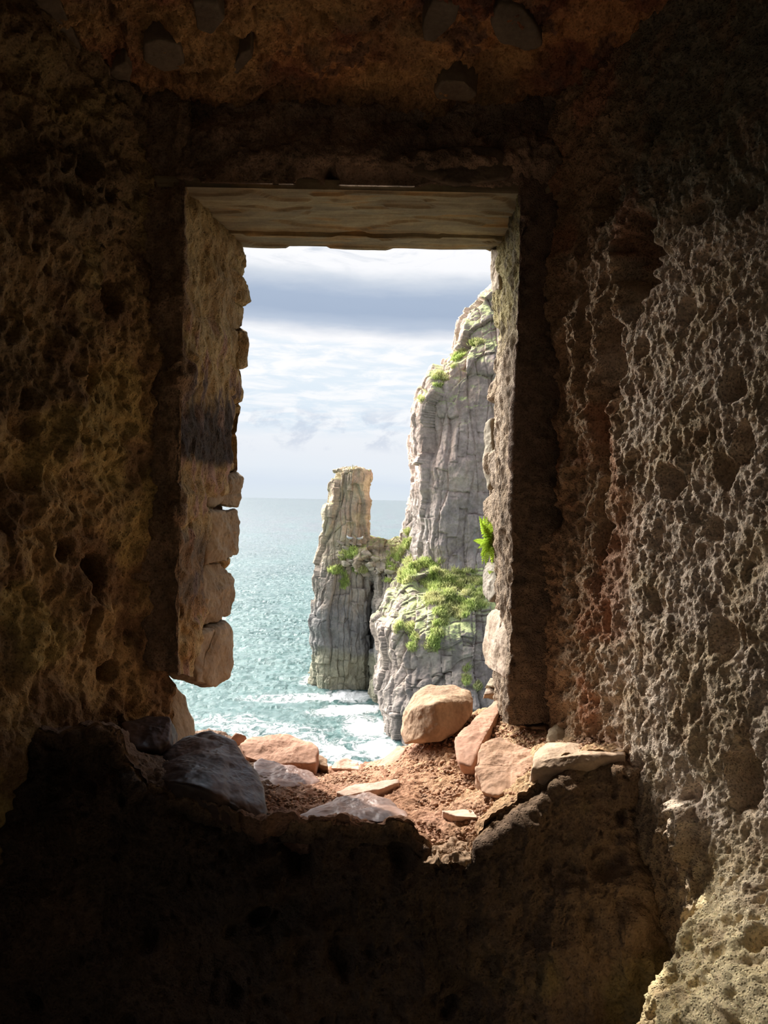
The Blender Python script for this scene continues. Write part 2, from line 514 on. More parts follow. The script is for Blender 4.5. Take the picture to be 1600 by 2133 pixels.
def col_l(P, d):
    n = fbm(P * 8 + 5, 4); n2 = fbm(P * 3 + 60, 3)
    c = mixa((.31, .21, .10), (.17, .105, .055), sst(-.25, .3, n))
    c = mixa(c, (.15, .115, .07), sst(-.1, .5, n2) * .7)
    c = mixa(c, (.34, .26, .10), sst(.1, .5, fbm(P * 5 + 90, 3)) * .7)
    c = mixa(c, (.10, .075, .05), sst(.05, .45, P[..., 2] + .15 * n2) * .5)
    return c * GAIN_IN
tag(sheet('wall_left', P, disp_l, col_l, M_wall, flip=-1, back=(-1.4, 0, 0)), 'rough ochre-brown plastered stone wall splaying inward left of the window', None, None, 'structure')

# the masonry above the lintel (faces the room)
xx = vspan(-1.3, -.72, .55, 1.3, 10, 470, 10); zz = vspan(.650, .651, .92, 1.15, 2, 110, 10)
Xg, Zg = np.meshgrid(xx, zz, indexing='ij')
P = np.stack([Xg, np.full_like(Xg, YI - .0), Zg], -1)
def on_y(px, py, Y): return at(px, py, Y)
FH = [(on_y(690, 375, YI), .018, .032, .08), (on_y(560, 392, YI), .10, .010, .05), (on_y(930, 392, YI), .09, .010, .05),
      (on_y(930, 345, YI), .11, .035, -.02), (on_y(640, 385, YI), .03, .02, .04), (on_y(1130, 330, YI), .08, .05, -.02)]
def disp_f(P):
    d = 0.022 * fbm(P * 5 + 13, 3) + 0.012 * fbm(P * 18, 4, 0.6)
    d = d + pits(P, 14, .15, .5, .02, (1, 1, 1), .5, 22.0) + holes(P, FH)
    return np.where(d > 0, d * sst(.66, .71, P[..., 2]), d)
def col_f(P, d):
    n = fbm(P * 8 + 25, 4)
    c = mixa((.25, .18, .13), (.15, .11, .08), sst(-.3, .4, n))
    return c * GAIN_IN
wf = sheet('wall_front', P, disp_f, col_f, M_wall, flip=1, back=(0, .33, 0))
tag(wf, 'dark crusted stone wall face above the window lintel', None, None, 'structure')

# soffit of the niche
xx = vspan(-1.3, -.80, .75, 1.3, 10, 520, 10); vv = np.concatenate([np.linspace(1.68, 1.08, 230, endpoint=False), np.linspace(1.08, .86, 20)])
Xg, Yg = np.meshgrid(xx, vv, indexing='ij')
def sof_z(x, y): return 0.815 + 0.14 * (1.6 - y) - 0.02 * sst(.3, .6, x)
P = np.stack([Xg, Yg, sof_z(Xg, Yg)], -1)
def disp_s(P):
    Wp = P + 0.02 * np.stack([perlin(P * 14), perlin(P * 14 + 50), perlin(P * 14 + 90)], -1)
    d = 0.030 * fbm(P * 5 + 63, 3) + 0.015 * fbm(Wp * 20, 4, 0.6)
    f1, f2, r = worley(Wp * 8 + 2.0)
    d = d + .012 * (r[..., 0] - .5) - .006 * (1 - sst(0, .12, f2 - f1)) + .004 * (ridge(Wp * 45, 3, .6) - .6) * 2
    d = d + pits(P, 60, .25, .5, .006, (1, 1, 1), .8, 19.0)
    return d + pits(P, 26, .2, .5, .012, (1, 1, 1), .5, 12.0) - 0.035 * sst(1.52, 1.62, P[..., 1]) * 0
def col_s(P, d):
    n = fbm(P * 8 + 45, 4); n2 = fbm(P * 3.3 + 7, 3)
    c = mixa((.42, .22, .10), (.20, .085, .05), sst(-.25, .3, n))
    c = mixa(c, (.10, .06, .05), sst(.15, .4, fbm(P * 14 + 3, 4, .6)) * .8)
    c = mixa(c, (.34, .23, .105), sst(.0, .5, n2) * .7)
    c = mixa(c, (.14, .08, .05), sst(1.47, 1.6, P[..., 1] + .05 * n) * .6)
    c = mixa(c, (.16, .14, .08), sst(.38, .55, P[..., 0] + .08 * n2) * .8)
    return c * GAIN_IN
tag(sheet('ceiling', P, disp_s, col_s, M_wall, flip=1, back=(0, 0, .5)), 'rust-coloured rubble stone soffit over the window niche', None, None, 'structure')

# window: lintel slab, jambs, sill
win = bpy.data.objects.new('window_1', None); link(win); win.location = (-.05, 1.76, 0)
tag(win, 'unglazed square stone window opening with crumbling jambs and sill', None, None, 'structure')

def child(o):
    o.parent = win; o.matrix_parent_inverse = Matrix.Translation((-win.location[0], -win.location[1], -win.location[2]))
    return o

def block_obj(name, c8, n, dispf, colf, mat, res=None):
    P, Q = softbox(c8, n)
    N = mesh_normals(P, Q)
    d = dispf(P, N)
    return mesh_obj(name, P + N * d[:, None], Q, mat, None, colf(P, d))

def c8(x0, x1, y0, y1, z0, z1):
    return [(x1 if k & 1 else x0, y1 if k & 2 else y0, z1 if k & 4 else z0) for k in range(8)]

# lintel: slab seen from below, in two stones with a crack between
def disp_lin(P, N):
    d = 0.0025 * fbm(P * np.array([5, 14, 14.]), 4) + 0.0015 * fbm(P * np.array([4, 60, 60.]) + 5, 3)
    q = P * np.array([4.0, 14, 0]) + np.array([0, 0, 3.])
    st = perlin(q) + .4 * perlin(q * 3)
    d = d + .010 * fbm(P * np.array([7, 0, 0.]) + 2, 3) * (N[:, 1] < -.5) * (P[:, 1] > 1.7)
    return d + .005 * sst(-.012, .012, st) * (N[:, 2] < -.5)
def col_lin(P, d):
    n = fbm(P * np.array([6, 20, 20.]) + 3, 4)
    c = mixa((.37, .31, .195), (.27, .225, .15), sst(-.35, .35, n))
    return mixa(c, (.42, .27, .12), sst(.35, .6, fbm(P * np.array([5, 25, 25.]) + 33, 3)) * .7)
child(block_obj('lintel', c8(-.62, .52, YI + .005, YO - .075, ZT, ZT + .022), 150, disp_lin, col_lin, M_slab))
child(block_obj('lintel', c8(-.60, .50, YO - .085, YO, ZT - .012, ZT + .022), 120, disp_lin, col_lin, M_slab))
# wall mass over the lintel outside
def rough_disp(amp, f):
    return lambda P, N: amp * fbm(P * f, 4, .6)

# left jamb: plastered mass with ragged outer stones
def disp_jl(P, N):
    z_ = P[:, 2]
    q = P + 0.01 * np.stack([perlin(P * 25), perlin(P * 25 + 50), perlin(P * 25 + 90)], -1)
    d = 0.012 * fbm(q * np.array([12, 12, 7.]), 4, .55) + .006 * (ridge(q * np.array([40, 30, 12.]), 3) - .6)
    d = d + .010 * fbm(P * np.array([3, 3, 9.]) + 4, 2)
    smooth = sst(.12, .09, z_) * sst(.02, .05, z_) 
    f1, f2, r = worley(P * np.array([6, 6, 11.]) + 1.5)
    outer = sst(1.84, 1.90, P[:, 1])
    d = d + outer * (.030 * (r[:, 0] - .5) - .012 * (1 - sst(0, .12, f2 - f1)))
    d = d + holes(P, [(on_jl(385, 1275), .014, .016, .03), (on_jl(395, 1090), .012, .012, .02), (on_jl(395, 1440), .02, .02, .02)])
    d = d + holes(P, [(on_jl(395, 780), .05, .055, -.018), (on_jl(385, 1050), .04, .05, -.014), (on_jl(400, 1330), .06, .05, -.012)])
    return d
def on_jl(px, py):
    d = ray(px, py); k = d[0] / d[1]; s = (XL0 - XL1) / (YO - YI)
    y = (XL1 - s * YI) / (k - s); return d * (y / d[1])
def col_jl(P, d):
    z_ = P[:, 2]; y_ = P[:, 1]
    n = fbm(P * 9 + 5, 4); n2 = fbm(P * np.array([30, 30, 10.]) + 8, 3)
    c = mixa((.42, .31, .16), (.34, .235, .12), sst(-.3, .4, n))
    c = mixa(c, (.36, .23, .17), sst(.1, .5, n2) * sst(.45, .35, z_))           # pink flow crust
    st = sst(.02 + .03, .09, z_ - .035 * n + .0) * sst(.245, .17, z_ + .05 * n2) * sst(1.90, 1.87, y_ + .02 * n)
    c = mixa(c, (.06, .052, .05), st * .95)                                     # smooth dark grey stone face
    st2 = sst(-.27, -.22, z_ + .04 * n) * sst(-.05, -.12, z_ + .04 * n2) * sst(1.78, 1.74, y_)
    c = mixa(c, (.11, .095, .09), st2 * .8)
    c = mixa(c, (.11, .095, .09), sst(.15, .45, n2) * sst(.30, .25, z_) * sst(.15, .22, z_) * .8)
    c = mixa(c, (.44, .25, .09), sst(0, -.25, z_) * .45 * sst(-.1, .3, n))
    c = mixa(c, (.28, .20, .135), sst(1.612, 1.603, y_))  # room-facing strip darkened, its shade put into the colour
    return c * 1.15
cj = c8(-1.3, XL1, YI, YO, -.40, 1.1)
cj = [list(q) for q in cj]
for k in (1, 3, 5, 7):
    cj[k][0] = XL1 if not (k & 2) else XL0
cj[3][2] = -.36; cj[2][2] = -.36

def jamb(name, x_in0, x_in1, x_far, ztop, zbot, dispf, colf, mat, ny=150, nz=620, side=1):
    """jamb mass: front strip, reveal and outer face as one bent sheet closed to a block"""
    w1 = .28
    t1 = np.linspace(0, 1, 50, endpoint=False); t2 = np.linspace(0, 1, ny, endpoint=False); t3 = np.linspace(0, 1, 40)
    xs = np.concatenate([x_far + (x_in0 - x_far) * (1 - (1 - t1) ** 2.6), x_in0 + (x_in1 - x_in0) * t2, x_in1 + (x_far - x_in1) * t3 ** 1.5])
    ys = np.concatenate([np.full(50, YI), YI + (YO - YI) * t2, np.full(40, YO)])
    # round the two arrises a little
    for _ in range(3):
        xs[1:-1] = (xs[:-2] + xs[1:-1] * 2 + xs[2:]) / 4; ys[1:-1] = (ys[:-2] + ys[1:-1] * 2 + ys[2:]) / 4
    zz = np.linspace(zbot, ztop, nz)
    X = np.repeat(xs[:, None], nz, 1); Y = np.repeat(ys[:, None], nz, 1); Z = np.repeat(zz[None], len(xs), 0)
    # ragged lower end
    t = sst(zbot + .16, zbot, Z)
    P = np.stack([X, Y, Z], -1)
    P[..., 2] += t * .03 * perlin(P * np.array([9, 9, 0.]) + 3)
    if side > 0: P[..., 0] -= .035 * sst(1.72, 1.80, Y) * sst(.02, -.02, Z + .01 * perlin(P * 20))
    N = normals_of(P, side)
    d = dispf(P.reshape(-1, 3), N.reshape(-1, 3)).reshape(X.shape)
    Q = P + N * d[..., None]
    cols = colf(P.reshape(-1, 3), d.reshape(-1))
    co = Q.reshape(-1, 3); nu = len(xs)
    quads = grid_quads(nu, nz); idx = np.arange(nu * nz).reshape(nu, nz)
    tris = []
    for e in (0, nz - 1):
        c = len(co); co = np.concatenate([co, [Q[:, e].mean(0)]]); cols = np.concatenate([cols, [cols.mean(0)]])
        k = np.arange(nu - 1)
        tris.append(np.stack([idx[k, e], idx[k + 1, e], np.full(nu - 1, c)], -1))
    side_q = np.stack([idx[0, :-1], idx[0, 1:], idx[-1, 1:], idx[-1, :-1]], -1)
    return mesh_obj(name, co, np.concatenate([quads, side_q]), mat, None, cols, tris=np.concatenate(tris))

child(jamb('jamb', XL1, XL0, -1.35, 1.05, -.385, disp_jl, col_jl, M_wall, side=1))

def on_jr(px, py):
    d = ray(px, py); k = d[0] / d[1]; s = (XR0 - XR1) / (YO - YI)
    y = (XR1 - s * YI) / (k - s); return d * (y / d[1])
def disp_jr(P, N):
    z_ = P[:, 2]
    q = P + 0.012 * np.stack([perlin(P * 20), perlin(P * 20 + 50), perlin(P * 20 + 90)], -1)
    d = 0.010 * fbm(q * np.array([14, 14, 9.]), 4, .6) + .008 * (ridge(q * np.array([30, 30, 14.]) + 3, 3) - .6)
    d = d + pits(P, 30, .2, .5, .010, (1, 1, .6), .5, 3.0)
    f1, f2, r = worley(P * np.array([6, 6, 9.]) + 4.5)
    outer = sst(1.84, 1.90, P[:, 1])
    d = d + outer * (.030 * (r[:, 0] - .5) - .014 * (1 - sst(0, .12, f2 - f1)))
    d = d + .012 * sst(.42, .25, z_) * sst(-.2, -.05, z_)
    return d - .03 * sst(-.18, -.3, z_) * 0
def col_jr(P, d):
    z_ = P[:, 2]; n = fbm(P * 9 + 35, 4)
    c = mixa((.50, .39, .29), (.38, .28, .19), sst(-.3, .4, n))
    c = mixa(c, (.40, .33, .16), sst(.30, .45, z_))
    c = mixa(c, (.34, .23, .17), sst(1.63, 1.605, P[:, 1]) * sst(0.0, -.2, z_) * .6)
    c = mixa(c, (.30, .21, .155), sst(1.612, 1.603, P[:, 1]))  # shade of the strip facing the room, painted as a darker tone
    c = mixa(c, (.25, .18, .12), sst(.12, -.02, z_ + .05 * n) * .75)
    c = mixa(c, (.17, .13, .10), sst(.05, .4, fbm(P * np.array([30, 30, 12.]) + 8, 3)) * .6)
    return c * .85
child(jamb('jamb', XR1, XR0, 1.35, 1.05, -.47, disp_jr, col_jr, M_wallr, side=-1))

# ------------------------------------------------------------------ breast wall below the sill and the soil bed on it
edge = [(-300, 1450), (-150, 1470), (0, 1500), (90, 1535), (190, 1512), (240, 1525), (262, 1590), (300, 1640), (420, 1670), (540, 1715), (600, 1712),
        (740, 1725), (850, 1722), (885, 1750), (905, 1792), (975, 1792), (1005, 1742), (1060, 1690), (1130, 1640), (1185, 1582), (1310, 1572),
        (1345, 1600), (1450, 1640), (1700, 1660)]
def yb_top(x): return 1.30 + .07 * sst(.15, .42, x) + .015 * np.sin(x * 9)
ex = []; ez = []
for (a, b) in edge:
    y = 1.3
    for _ in range(5): y = yb_top(at(a, b, y)[0])
    p = at(a, b, y); ex.append(p[0]); ez.append(p[2])
ex = np.array(ex); ez = np.array(ez)
def z_edge(x): return np.interp(x, ex, ez)

ctrl = [(700, 1640, 1.6), (750, 1603, 1.95), (850, 1590, 1.8), (900, 1545, 1.8), (900, 1700, 1.45), (1000, 1650, 1.5), (1100, 1600, 1.45),
        (1200, 1560, 1.42), (1080, 1460, 1.78), (1000, 1500, 1.8), (620, 1700, 1.4), (480, 1590, 1.75), (300, 1530, 1.6), (150, 1500, 1.55),
        (800, 1620, 1.7), (620, 1610, 1.9), (950, 1620, 1.62), (1200, 1500, 1.65), (1110, 1520, 1.6), (-100, 1470, 1.5), (500, 1545, 1.93),
        (1050, 1460, 1.93), (900, 1525, 1.93), (840, 1550, 1.93), (980, 1490, 1.93), (800, 1585, 1.95), (1300, 1520, 1.5)]
CP = np.array([at(*c) for c in ctrl])
extra_e = [(x, yb_top(x), z_edge(x)) for x in np.linspace(-.8, .6, 40)]
CP = np.concatenate([CP, np.array(extra_e)])
def rbf_fit(C):
    n = len(C); D = np.linalg.norm(C[:, None, :2] - C[None, :, :2], axis=-1)
    A = np.zeros((n + 3, n + 3)); A[:n, :n] = D + np.eye(n) * -.02; A[:n, n] = 1; A[:n, n + 1:] = C[:, :2]
    A[n, :n] = 1; A[n + 1:, :n] = C[:, :2].T
    return np.linalg.solve(A, np.concatenate([C[:, 2], [0, 0, 0]]))
RW = rbf_fit(CP)
def bed_z(x, y):
    sh = np.shape(x); q = np.stack([np.ravel(x), np.ravel(y)], -1)
    r = np.zeros(len(q))
    for i in range(len(CP)): r += RW[i] * np.hypot(q[:, 0] - CP[i, 0], q[:, 1] - CP[i, 1])
    r += RW[-3] + q @ RW[-2:]
    return r.reshape(sh)

# breast wall
xx = np.linspace(-.95, .75, 640)
tt = np.concatenate([np.linspace(0, .5, 260, endpoint=False), np.linspace(.5, 1, 30)])
Xg, Tg = np.meshgrid(xx, tt, indexing='ij')
Ze = z_edge(Xg) + .006 * perlin(np.stack([Xg * 60, Xg * 0, Xg * 0], -1)) + .012 * perlin(np.stack([Xg * 22, Xg * 0 + 5, Xg * 0], -1))
Zb = Ze + (-1.58 - Ze) * Tg ** 1.15
Yb = yb_top(Xg) - (.08 + .05 * sst(.1, .42, Xg)) * sst(0, .50, Ze - Zb) + .02 * sst(.03, 0, Ze - Zb)
P = np.stack([Xg, Yb, Zb], -1)
BH = [(at(1250, 1680, 1.25), .03, .032, .07), (at(620, 1800, 1.25), .05, .05, .04), (at(560, 1870, 1.25), .04, .03, -.03), (at(650, 1960, 1.22), .06, .05, -.03),
      (at(480, 1750, 1.25), .10, .07, .03), (at(1000, 1830, 1.25), .05, .03, .03), (at(925, 1800, 1.27), .022, .05, -.025), (at(860, 1790, 1.25), .02, .03, .03),
      (at(150, 1620, 1.25), .12, .06, .03)]
def disp_b(P):
    Wp = P + 0.02 * np.stack([perlin(P * 14), perlin(P * 14 + 50), perlin(P * 14 + 90)], -1)
    k = sst(.0, .03, Ze - Zb)
    d = 0.030 * fbm(P * 5 + 113, 3) * k + 0.014 * fbm(Wp * 18 + 7, 4, 0.6)
    return d + (pits(P, 12, .15, .5, .03, (1, 1, 1), .45, 42.0) + pits(P, 32, .2, .5, .01, (1, 1, 1), .5, 16.0)) * k + holes(P, BH)
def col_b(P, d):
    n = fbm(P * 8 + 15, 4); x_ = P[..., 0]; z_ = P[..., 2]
    c = mixa((.075, .05, .035), (.05, .036, .027), sst(-.3, .4, n))  # near-black base carries the shade below the sill, deepest on the left
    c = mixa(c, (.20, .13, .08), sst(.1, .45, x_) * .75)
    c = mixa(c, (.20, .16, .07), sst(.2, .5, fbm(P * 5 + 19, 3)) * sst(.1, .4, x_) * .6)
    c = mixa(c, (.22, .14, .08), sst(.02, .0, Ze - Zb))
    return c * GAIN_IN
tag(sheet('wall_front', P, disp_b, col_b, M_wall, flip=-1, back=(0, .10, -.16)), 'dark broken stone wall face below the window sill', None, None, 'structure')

# soil bed
vv = np.linspace(0, 1, 330)
Xg, Vg = np.meshgrid(np.linspace(-.95, .75, 640), vv, indexing='ij')
Yf = yb_top(Xg) + .018
Ys = Yf + (YO + .03 - Yf) * Vg
Zs = bed_z(Xg, Ys)
zedge = z_edge(Xg) + .006 * perlin(np.stack([Xg * 60, Xg * 0, Xg * 0], -1)) + .012 * perlin(np.stack([Xg * 22, Xg * 0 + 5, Xg * 0], -1))
k = sst(.06, 0, Ys - Yf)
Zs = Zs * (1 - k) + zedge * k
P = np.stack([Xg, Ys, Zs], -1)
def disp_bed(P):
    w = P + .01 * np.stack([perlin(P * 30), perlin(P * 30 + 5), perlin(P * 30 + 9)], -1)
    d = .012 * fbm(P * 12 + 2, 4, .55)
    f1, f2, r = worley(w * 42); e1, e2, s = worley(w * 90 + 3)
    m = .35 + .65 * sst(-.2, .3, fbm(P * 7 + 71, 2))
    d = d + m * (.010 * (0.5 - f1) * sst(.2, .6, r[..., 0]) + .005 * (.5 - e1)) + .004 * fbm(w * 60, 3, .6)
    return d + pits(P, 22, .15, .45, .012, (1, 1, 1), .3, 4.0) * k
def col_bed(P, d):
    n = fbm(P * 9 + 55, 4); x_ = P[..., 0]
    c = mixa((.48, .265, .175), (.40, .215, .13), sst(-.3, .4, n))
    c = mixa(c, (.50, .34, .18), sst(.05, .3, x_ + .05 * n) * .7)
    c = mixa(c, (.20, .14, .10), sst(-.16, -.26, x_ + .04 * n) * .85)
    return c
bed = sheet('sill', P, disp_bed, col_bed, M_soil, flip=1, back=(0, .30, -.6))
child(bed)

# crumbs of soil lying on the bed
def crumbs(n, region, seed, smin, smax):
    r = np.random.RandomState(seed)
    D, Q = cube_dirs(3); D = D / np.linalg.norm(D, axis=1)[:, None]
    cos, qs, cs = [], [], []
    for i in range(n):
        x = r.uniform(region[0], region[1]); y = r.uniform(max(region[2], float(yb_top(x)) + .022), region[3])
        zc = float(bed_z(np.array([x]), np.array([y]))[0])
        s = smin + (smax - smin) * r.rand() ** 3
        v = D * s * (0.55 + .8 * r.rand(len(D), 1)) * np.array([1, 1, .75])
        qs.append(Q + len(D) * i); cos.append(v + (x, y, zc + s * .4))
        b = .7 + .5 * r.rand(); cs.append(np.tile(np.array((.46, .27, .17)) * b, (len(D), 1)))
    return np.concatenate(cos), np.concatenate(qs), np.concatenate(cs)
co, q, cs = crumbs(11000, (-.22, .42, 1.30, 1.9), 5, .0010, .0052)
tag(mesh_obj('soil_crumbs', co, q, M_soil, None, cs, smooth=True), 'loose orange soil crumbs strewn over the broken window sill', 'soil', None, 'stuff')

# ------------------------------------------------------------------ stones
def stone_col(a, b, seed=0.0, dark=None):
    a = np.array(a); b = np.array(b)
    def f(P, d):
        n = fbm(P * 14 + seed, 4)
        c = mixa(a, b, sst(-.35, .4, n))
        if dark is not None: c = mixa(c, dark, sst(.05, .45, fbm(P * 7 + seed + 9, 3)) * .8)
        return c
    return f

def rock(name, spec, label, cat, cols, push=(0, .12, -.08), mat=None, group=None, n=56, **kw):
    pts = [at(*s) for s in spec]
    pts = pts + [p + np.array(push) for p in pts]
    o = hull_rock(name, pts, mat or M_rock, cols, n=n, **kw)
    return tag(o, label, cat, group)

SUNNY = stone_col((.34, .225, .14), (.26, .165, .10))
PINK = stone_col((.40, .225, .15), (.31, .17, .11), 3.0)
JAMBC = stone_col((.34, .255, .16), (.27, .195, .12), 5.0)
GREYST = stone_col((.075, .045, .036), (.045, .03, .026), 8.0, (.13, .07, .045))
SG = 'loose stones lying on the broken window sill'

rock('boulder', [(838, 1525, 1.80), (842, 1482, 1.81), (868, 1440, 1.83), (886, 1429, 1.85), (950, 1426, 1.86), (980, 1440, 1.83), (989, 1462, 1.80), (986, 1486, 1.79),
      (905, 1464, 1.735), (917, 1520, 1.72), (880, 1470, 1.75), (870, 1540, 1.74), (846, 1548, 1.77), (960, 1520, 1.75), (918, 1545, 1.73)],
     'largest tan angular boulder sitting on the sill against the cliff view', 'rock', SUNNY, (0.0, .09, -.03), group=SG, n=90, rough=.0035, freq=22)
rock('stone', [(500, 1548, 1.84), (520, 1535, 1.88), (600, 1528, 1.90), (652, 1545, 1.88), (664, 1562, 1.84), (655, 1590, 1.80), (560, 1592, 1.78), (510, 1575, 1.80)],
     'flat orange sunlit stone on the outer sill edge in front of the sea', 'rock', PINK, (0, .02, -.06), group=SG, n=80, rough=.004)
rock('stone', [(475, 1545, 1.90), (492, 1526, 1.91), (512, 1530, 1.91), (520, 1560, 1.90)],
     'small orange stone peeping between the dark rock and the flat orange stone', 'rock', PINK, (0, .02, -.04), group=SG, n=30)
rock('stone', [(528, 1590, 1.68), (545, 1578, 1.72), (600, 1595, 1.68), (650, 1608, 1.66), (668, 1628, 1.62), (655, 1645, 1.60), (600, 1640, 1.56), (560, 1640, 1.54), (530, 1615, 1.60)],
     'damp purplish slab beside the dark glossy rock, half in shade', 'rock', stone_col((.27, .16, .12), (.21, .12, .09), 2.), (0, .02, -.05), M_wet, SG, 70, rough=.004)
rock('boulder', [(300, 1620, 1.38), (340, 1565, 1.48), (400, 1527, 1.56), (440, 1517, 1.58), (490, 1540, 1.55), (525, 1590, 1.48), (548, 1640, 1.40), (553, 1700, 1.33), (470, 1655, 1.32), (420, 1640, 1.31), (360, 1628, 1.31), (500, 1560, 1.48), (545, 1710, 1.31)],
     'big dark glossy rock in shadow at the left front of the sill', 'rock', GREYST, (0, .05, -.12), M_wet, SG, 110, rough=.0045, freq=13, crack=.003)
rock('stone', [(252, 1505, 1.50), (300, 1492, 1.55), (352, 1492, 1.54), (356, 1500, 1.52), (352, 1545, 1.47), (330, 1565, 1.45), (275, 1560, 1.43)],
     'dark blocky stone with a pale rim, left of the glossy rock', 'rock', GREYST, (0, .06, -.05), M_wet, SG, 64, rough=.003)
rock('boulder', [(225, 1450, 1.66), (290, 1432, 1.72), (365, 1425, 1.80), (385, 1450, 1.84), (402, 1490, 1.84), (410, 1530, 1.82), (370, 1560, 1.70), (250, 1520, 1.60)],
     'brown upright boulder under the left jamb, beside the gap to the sea', 'rock', JAMBC, (-.05, .08, -.06), None, SG, 80, rough=.005)
rock('stone', [(600, 1706, 1.33), (640, 1690, 1.38), (700, 1662, 1.45), (770, 1650, 1.48), (815, 1668, 1.45), (850, 1690, 1.38), (856, 1715, 1.34), (740, 1704, 1.345), (660, 1710, 1.335)],
     'smooth slab with a glossy front lip at the middle of the inner sill edge', 'rock', stone_col((.33, .20, .15), (.23, .15, .12), 6.), (0, .07, -.05), M_wet, SG, 90, rough=.004, freq=20)
rock('stone', [(945, 1545, 1.62), (955, 1528, 1.66), (985, 1510, 1.70), (1040, 1450, 1.84), (1052, 1458, 1.82), (1008, 1530, 1.64), (998, 1560, 1.58), (985, 1598, 1.54), (955, 1590, 1.56)],
     'long leaning reddish stone right of the largest boulder', 'rock', PINK, (.015, .04, -.04), None, SG, 70, rough=.004)
rock('stone', [(988, 1600, 1.48), (1000, 1550, 1.55), (1040, 1532, 1.58), (1110, 1560, 1.52), (1122, 1590, 1.46), (1105, 1630, 1.42), (1040, 1658, 1.40), (1000, 1650, 1.43)],
     'broad streaky orange slab leaning in the middle right of the sill', 'rock', stone_col((.40, .24, .155), (.30, .175, .105), 9.), (0.01, .04, -.05), None, SG, 90, rough=.006, freq=14, crack=.003)
rock('stone', [(1106, 1600, 1.36), (1112, 1565, 1.42), (1140, 1545, 1.46), (1200, 1550, 1.46), (1300, 1552, 1.42), (1305, 1572, 1.36), (1190, 1572, 1.36), (1180, 1598, 1.35), (1112, 1618, 1.36), (1110, 1585, 1.37)],
     'pale flat stone at the right end of the sill edge', 'rock', stone_col((.45, .32, .22), (.36, .25, .165), 11.), (0, .02, -.05), None, SG, 90, rough=.004)
rock('stone', [(768, 1600, 1.86), (800, 1578, 1.88), (832, 1552, 1.90), (845, 1560, 1.86), (830, 1590, 1.82), (790, 1606, 1.82)],
     'sloping pink stone below left of the largest boulder', 'rock', PINK, (.02, .02, -.06), None, SG, 56)
rock('stone', [(688, 1600, 1.88), (700, 1582, 1.91), (722, 1578, 1.92), (745, 1588, 1.91), (750, 1604, 1.88)],
     'small pale pink stone on the outer sill edge in front of the foam', 'rock', stone_col((.62, .42, .32), (.52, .33, .24), 1.), (0, .02, -.04), None, SG, 36)
rock('stone', [(640, 1588, 1.86), (662, 1572, 1.88), (680, 1582, 1.87), (684, 1598, 1.84)],
     'small brown stone at the right end of the flat orange stone', 'rock', SUNNY, (0, .02, -.04), None, SG, 30)
rock('stone', [(700, 1648, 1.52), (740, 1632, 1.58), (828, 1622, 1.62), (832, 1630, 1.60), (790, 1644, 1.55), (715, 1656, 1.50)],
     'thin pale slab lying behind the glossy-lipped slab', 'rock', stone_col((.55, .40, .31), (.48, .33, .25), 1.), (0, .005, -.02), None, SG, 44, rough=.003)
rock('stone', [(920, 1688, 1.42), (1000, 1684, 1.44), (1042, 1688, 1.43), (1000, 1702, 1.39), (950, 1700, 1.39)],
     'thin flat slab half buried near the sill notch', 'rock', stone_col((.60, .42, .32), (.52, .35, .25), 1.), (0, .01, -.02), None, SG, 40, rough=.002)
rock('stone', [(1134, 1545, 1.50), (1145, 1520, 1.54), (1180, 1500, 1.56), (1200, 1520, 1.54), (1205, 1550, 1.50)],
     'brown rounded stone against the right wall above the pale flat stone', 'rock', JAMBC, (.02, .04, -.04), None, SG, 44)
rock('stone', [(1055, 1500, 1.66), (1080, 1478, 1.72), (1130, 1482, 1.68), (1160, 1505, 1.60), (1135, 1520, 1.58), (1070, 1512, 1.62)],
     'reddish ledge stone roofing the small dark hollow on the right', 'rock', SUNNY, (.02, .05, -.012), None, SG, 60, rough=.006)
rock('stone', [(1008, 1447, 1.86), (1012, 1434, 1.88), (1035, 1430, 1.88), (1042, 1446, 1.86)],
     'small dark flat stone just right of the largest boulder', 'rock', stone_col((.25, .18, .13), (.2, .14, .1), 1.), (.0, .03, -.02), None, SG, 28)
rock('stone', [(1035, 1446, 1.82), (1045, 1428, 1.84), (1072, 1424, 1.82), (1080, 1440, 1.78), (1068, 1456, 1.78)],
     'pale flat stone directly under the big square jamb block', 'rock', SUNNY, (.0, .03, -.02), None, SG, 36)
rock('stone', [(1012, 1428, 1.88), (1022, 1412, 1.88), (1052, 1415, 1.86), (1052, 1432, 1.84)],
     'small grey wedge stone below the left corner of the jamb block', 'rock', stone_col((.34, .30, .22), (.28, .23, .16), 1.), (.0, .03, -.015), None, SG, 28)
rock('stone', [(880, 1800, 1.285), (905, 1770, 1.30), (950, 1762, 1.31), (985, 1772, 1.30), (978, 1795, 1.28), (915, 1802, 1.275)],
     'crumbly orange lump hanging over the deepest notch of the sill', 'rock', SUNNY, (0, .04, -.005), None, SG, 60, rough=.010, freq=30, crack=.006)

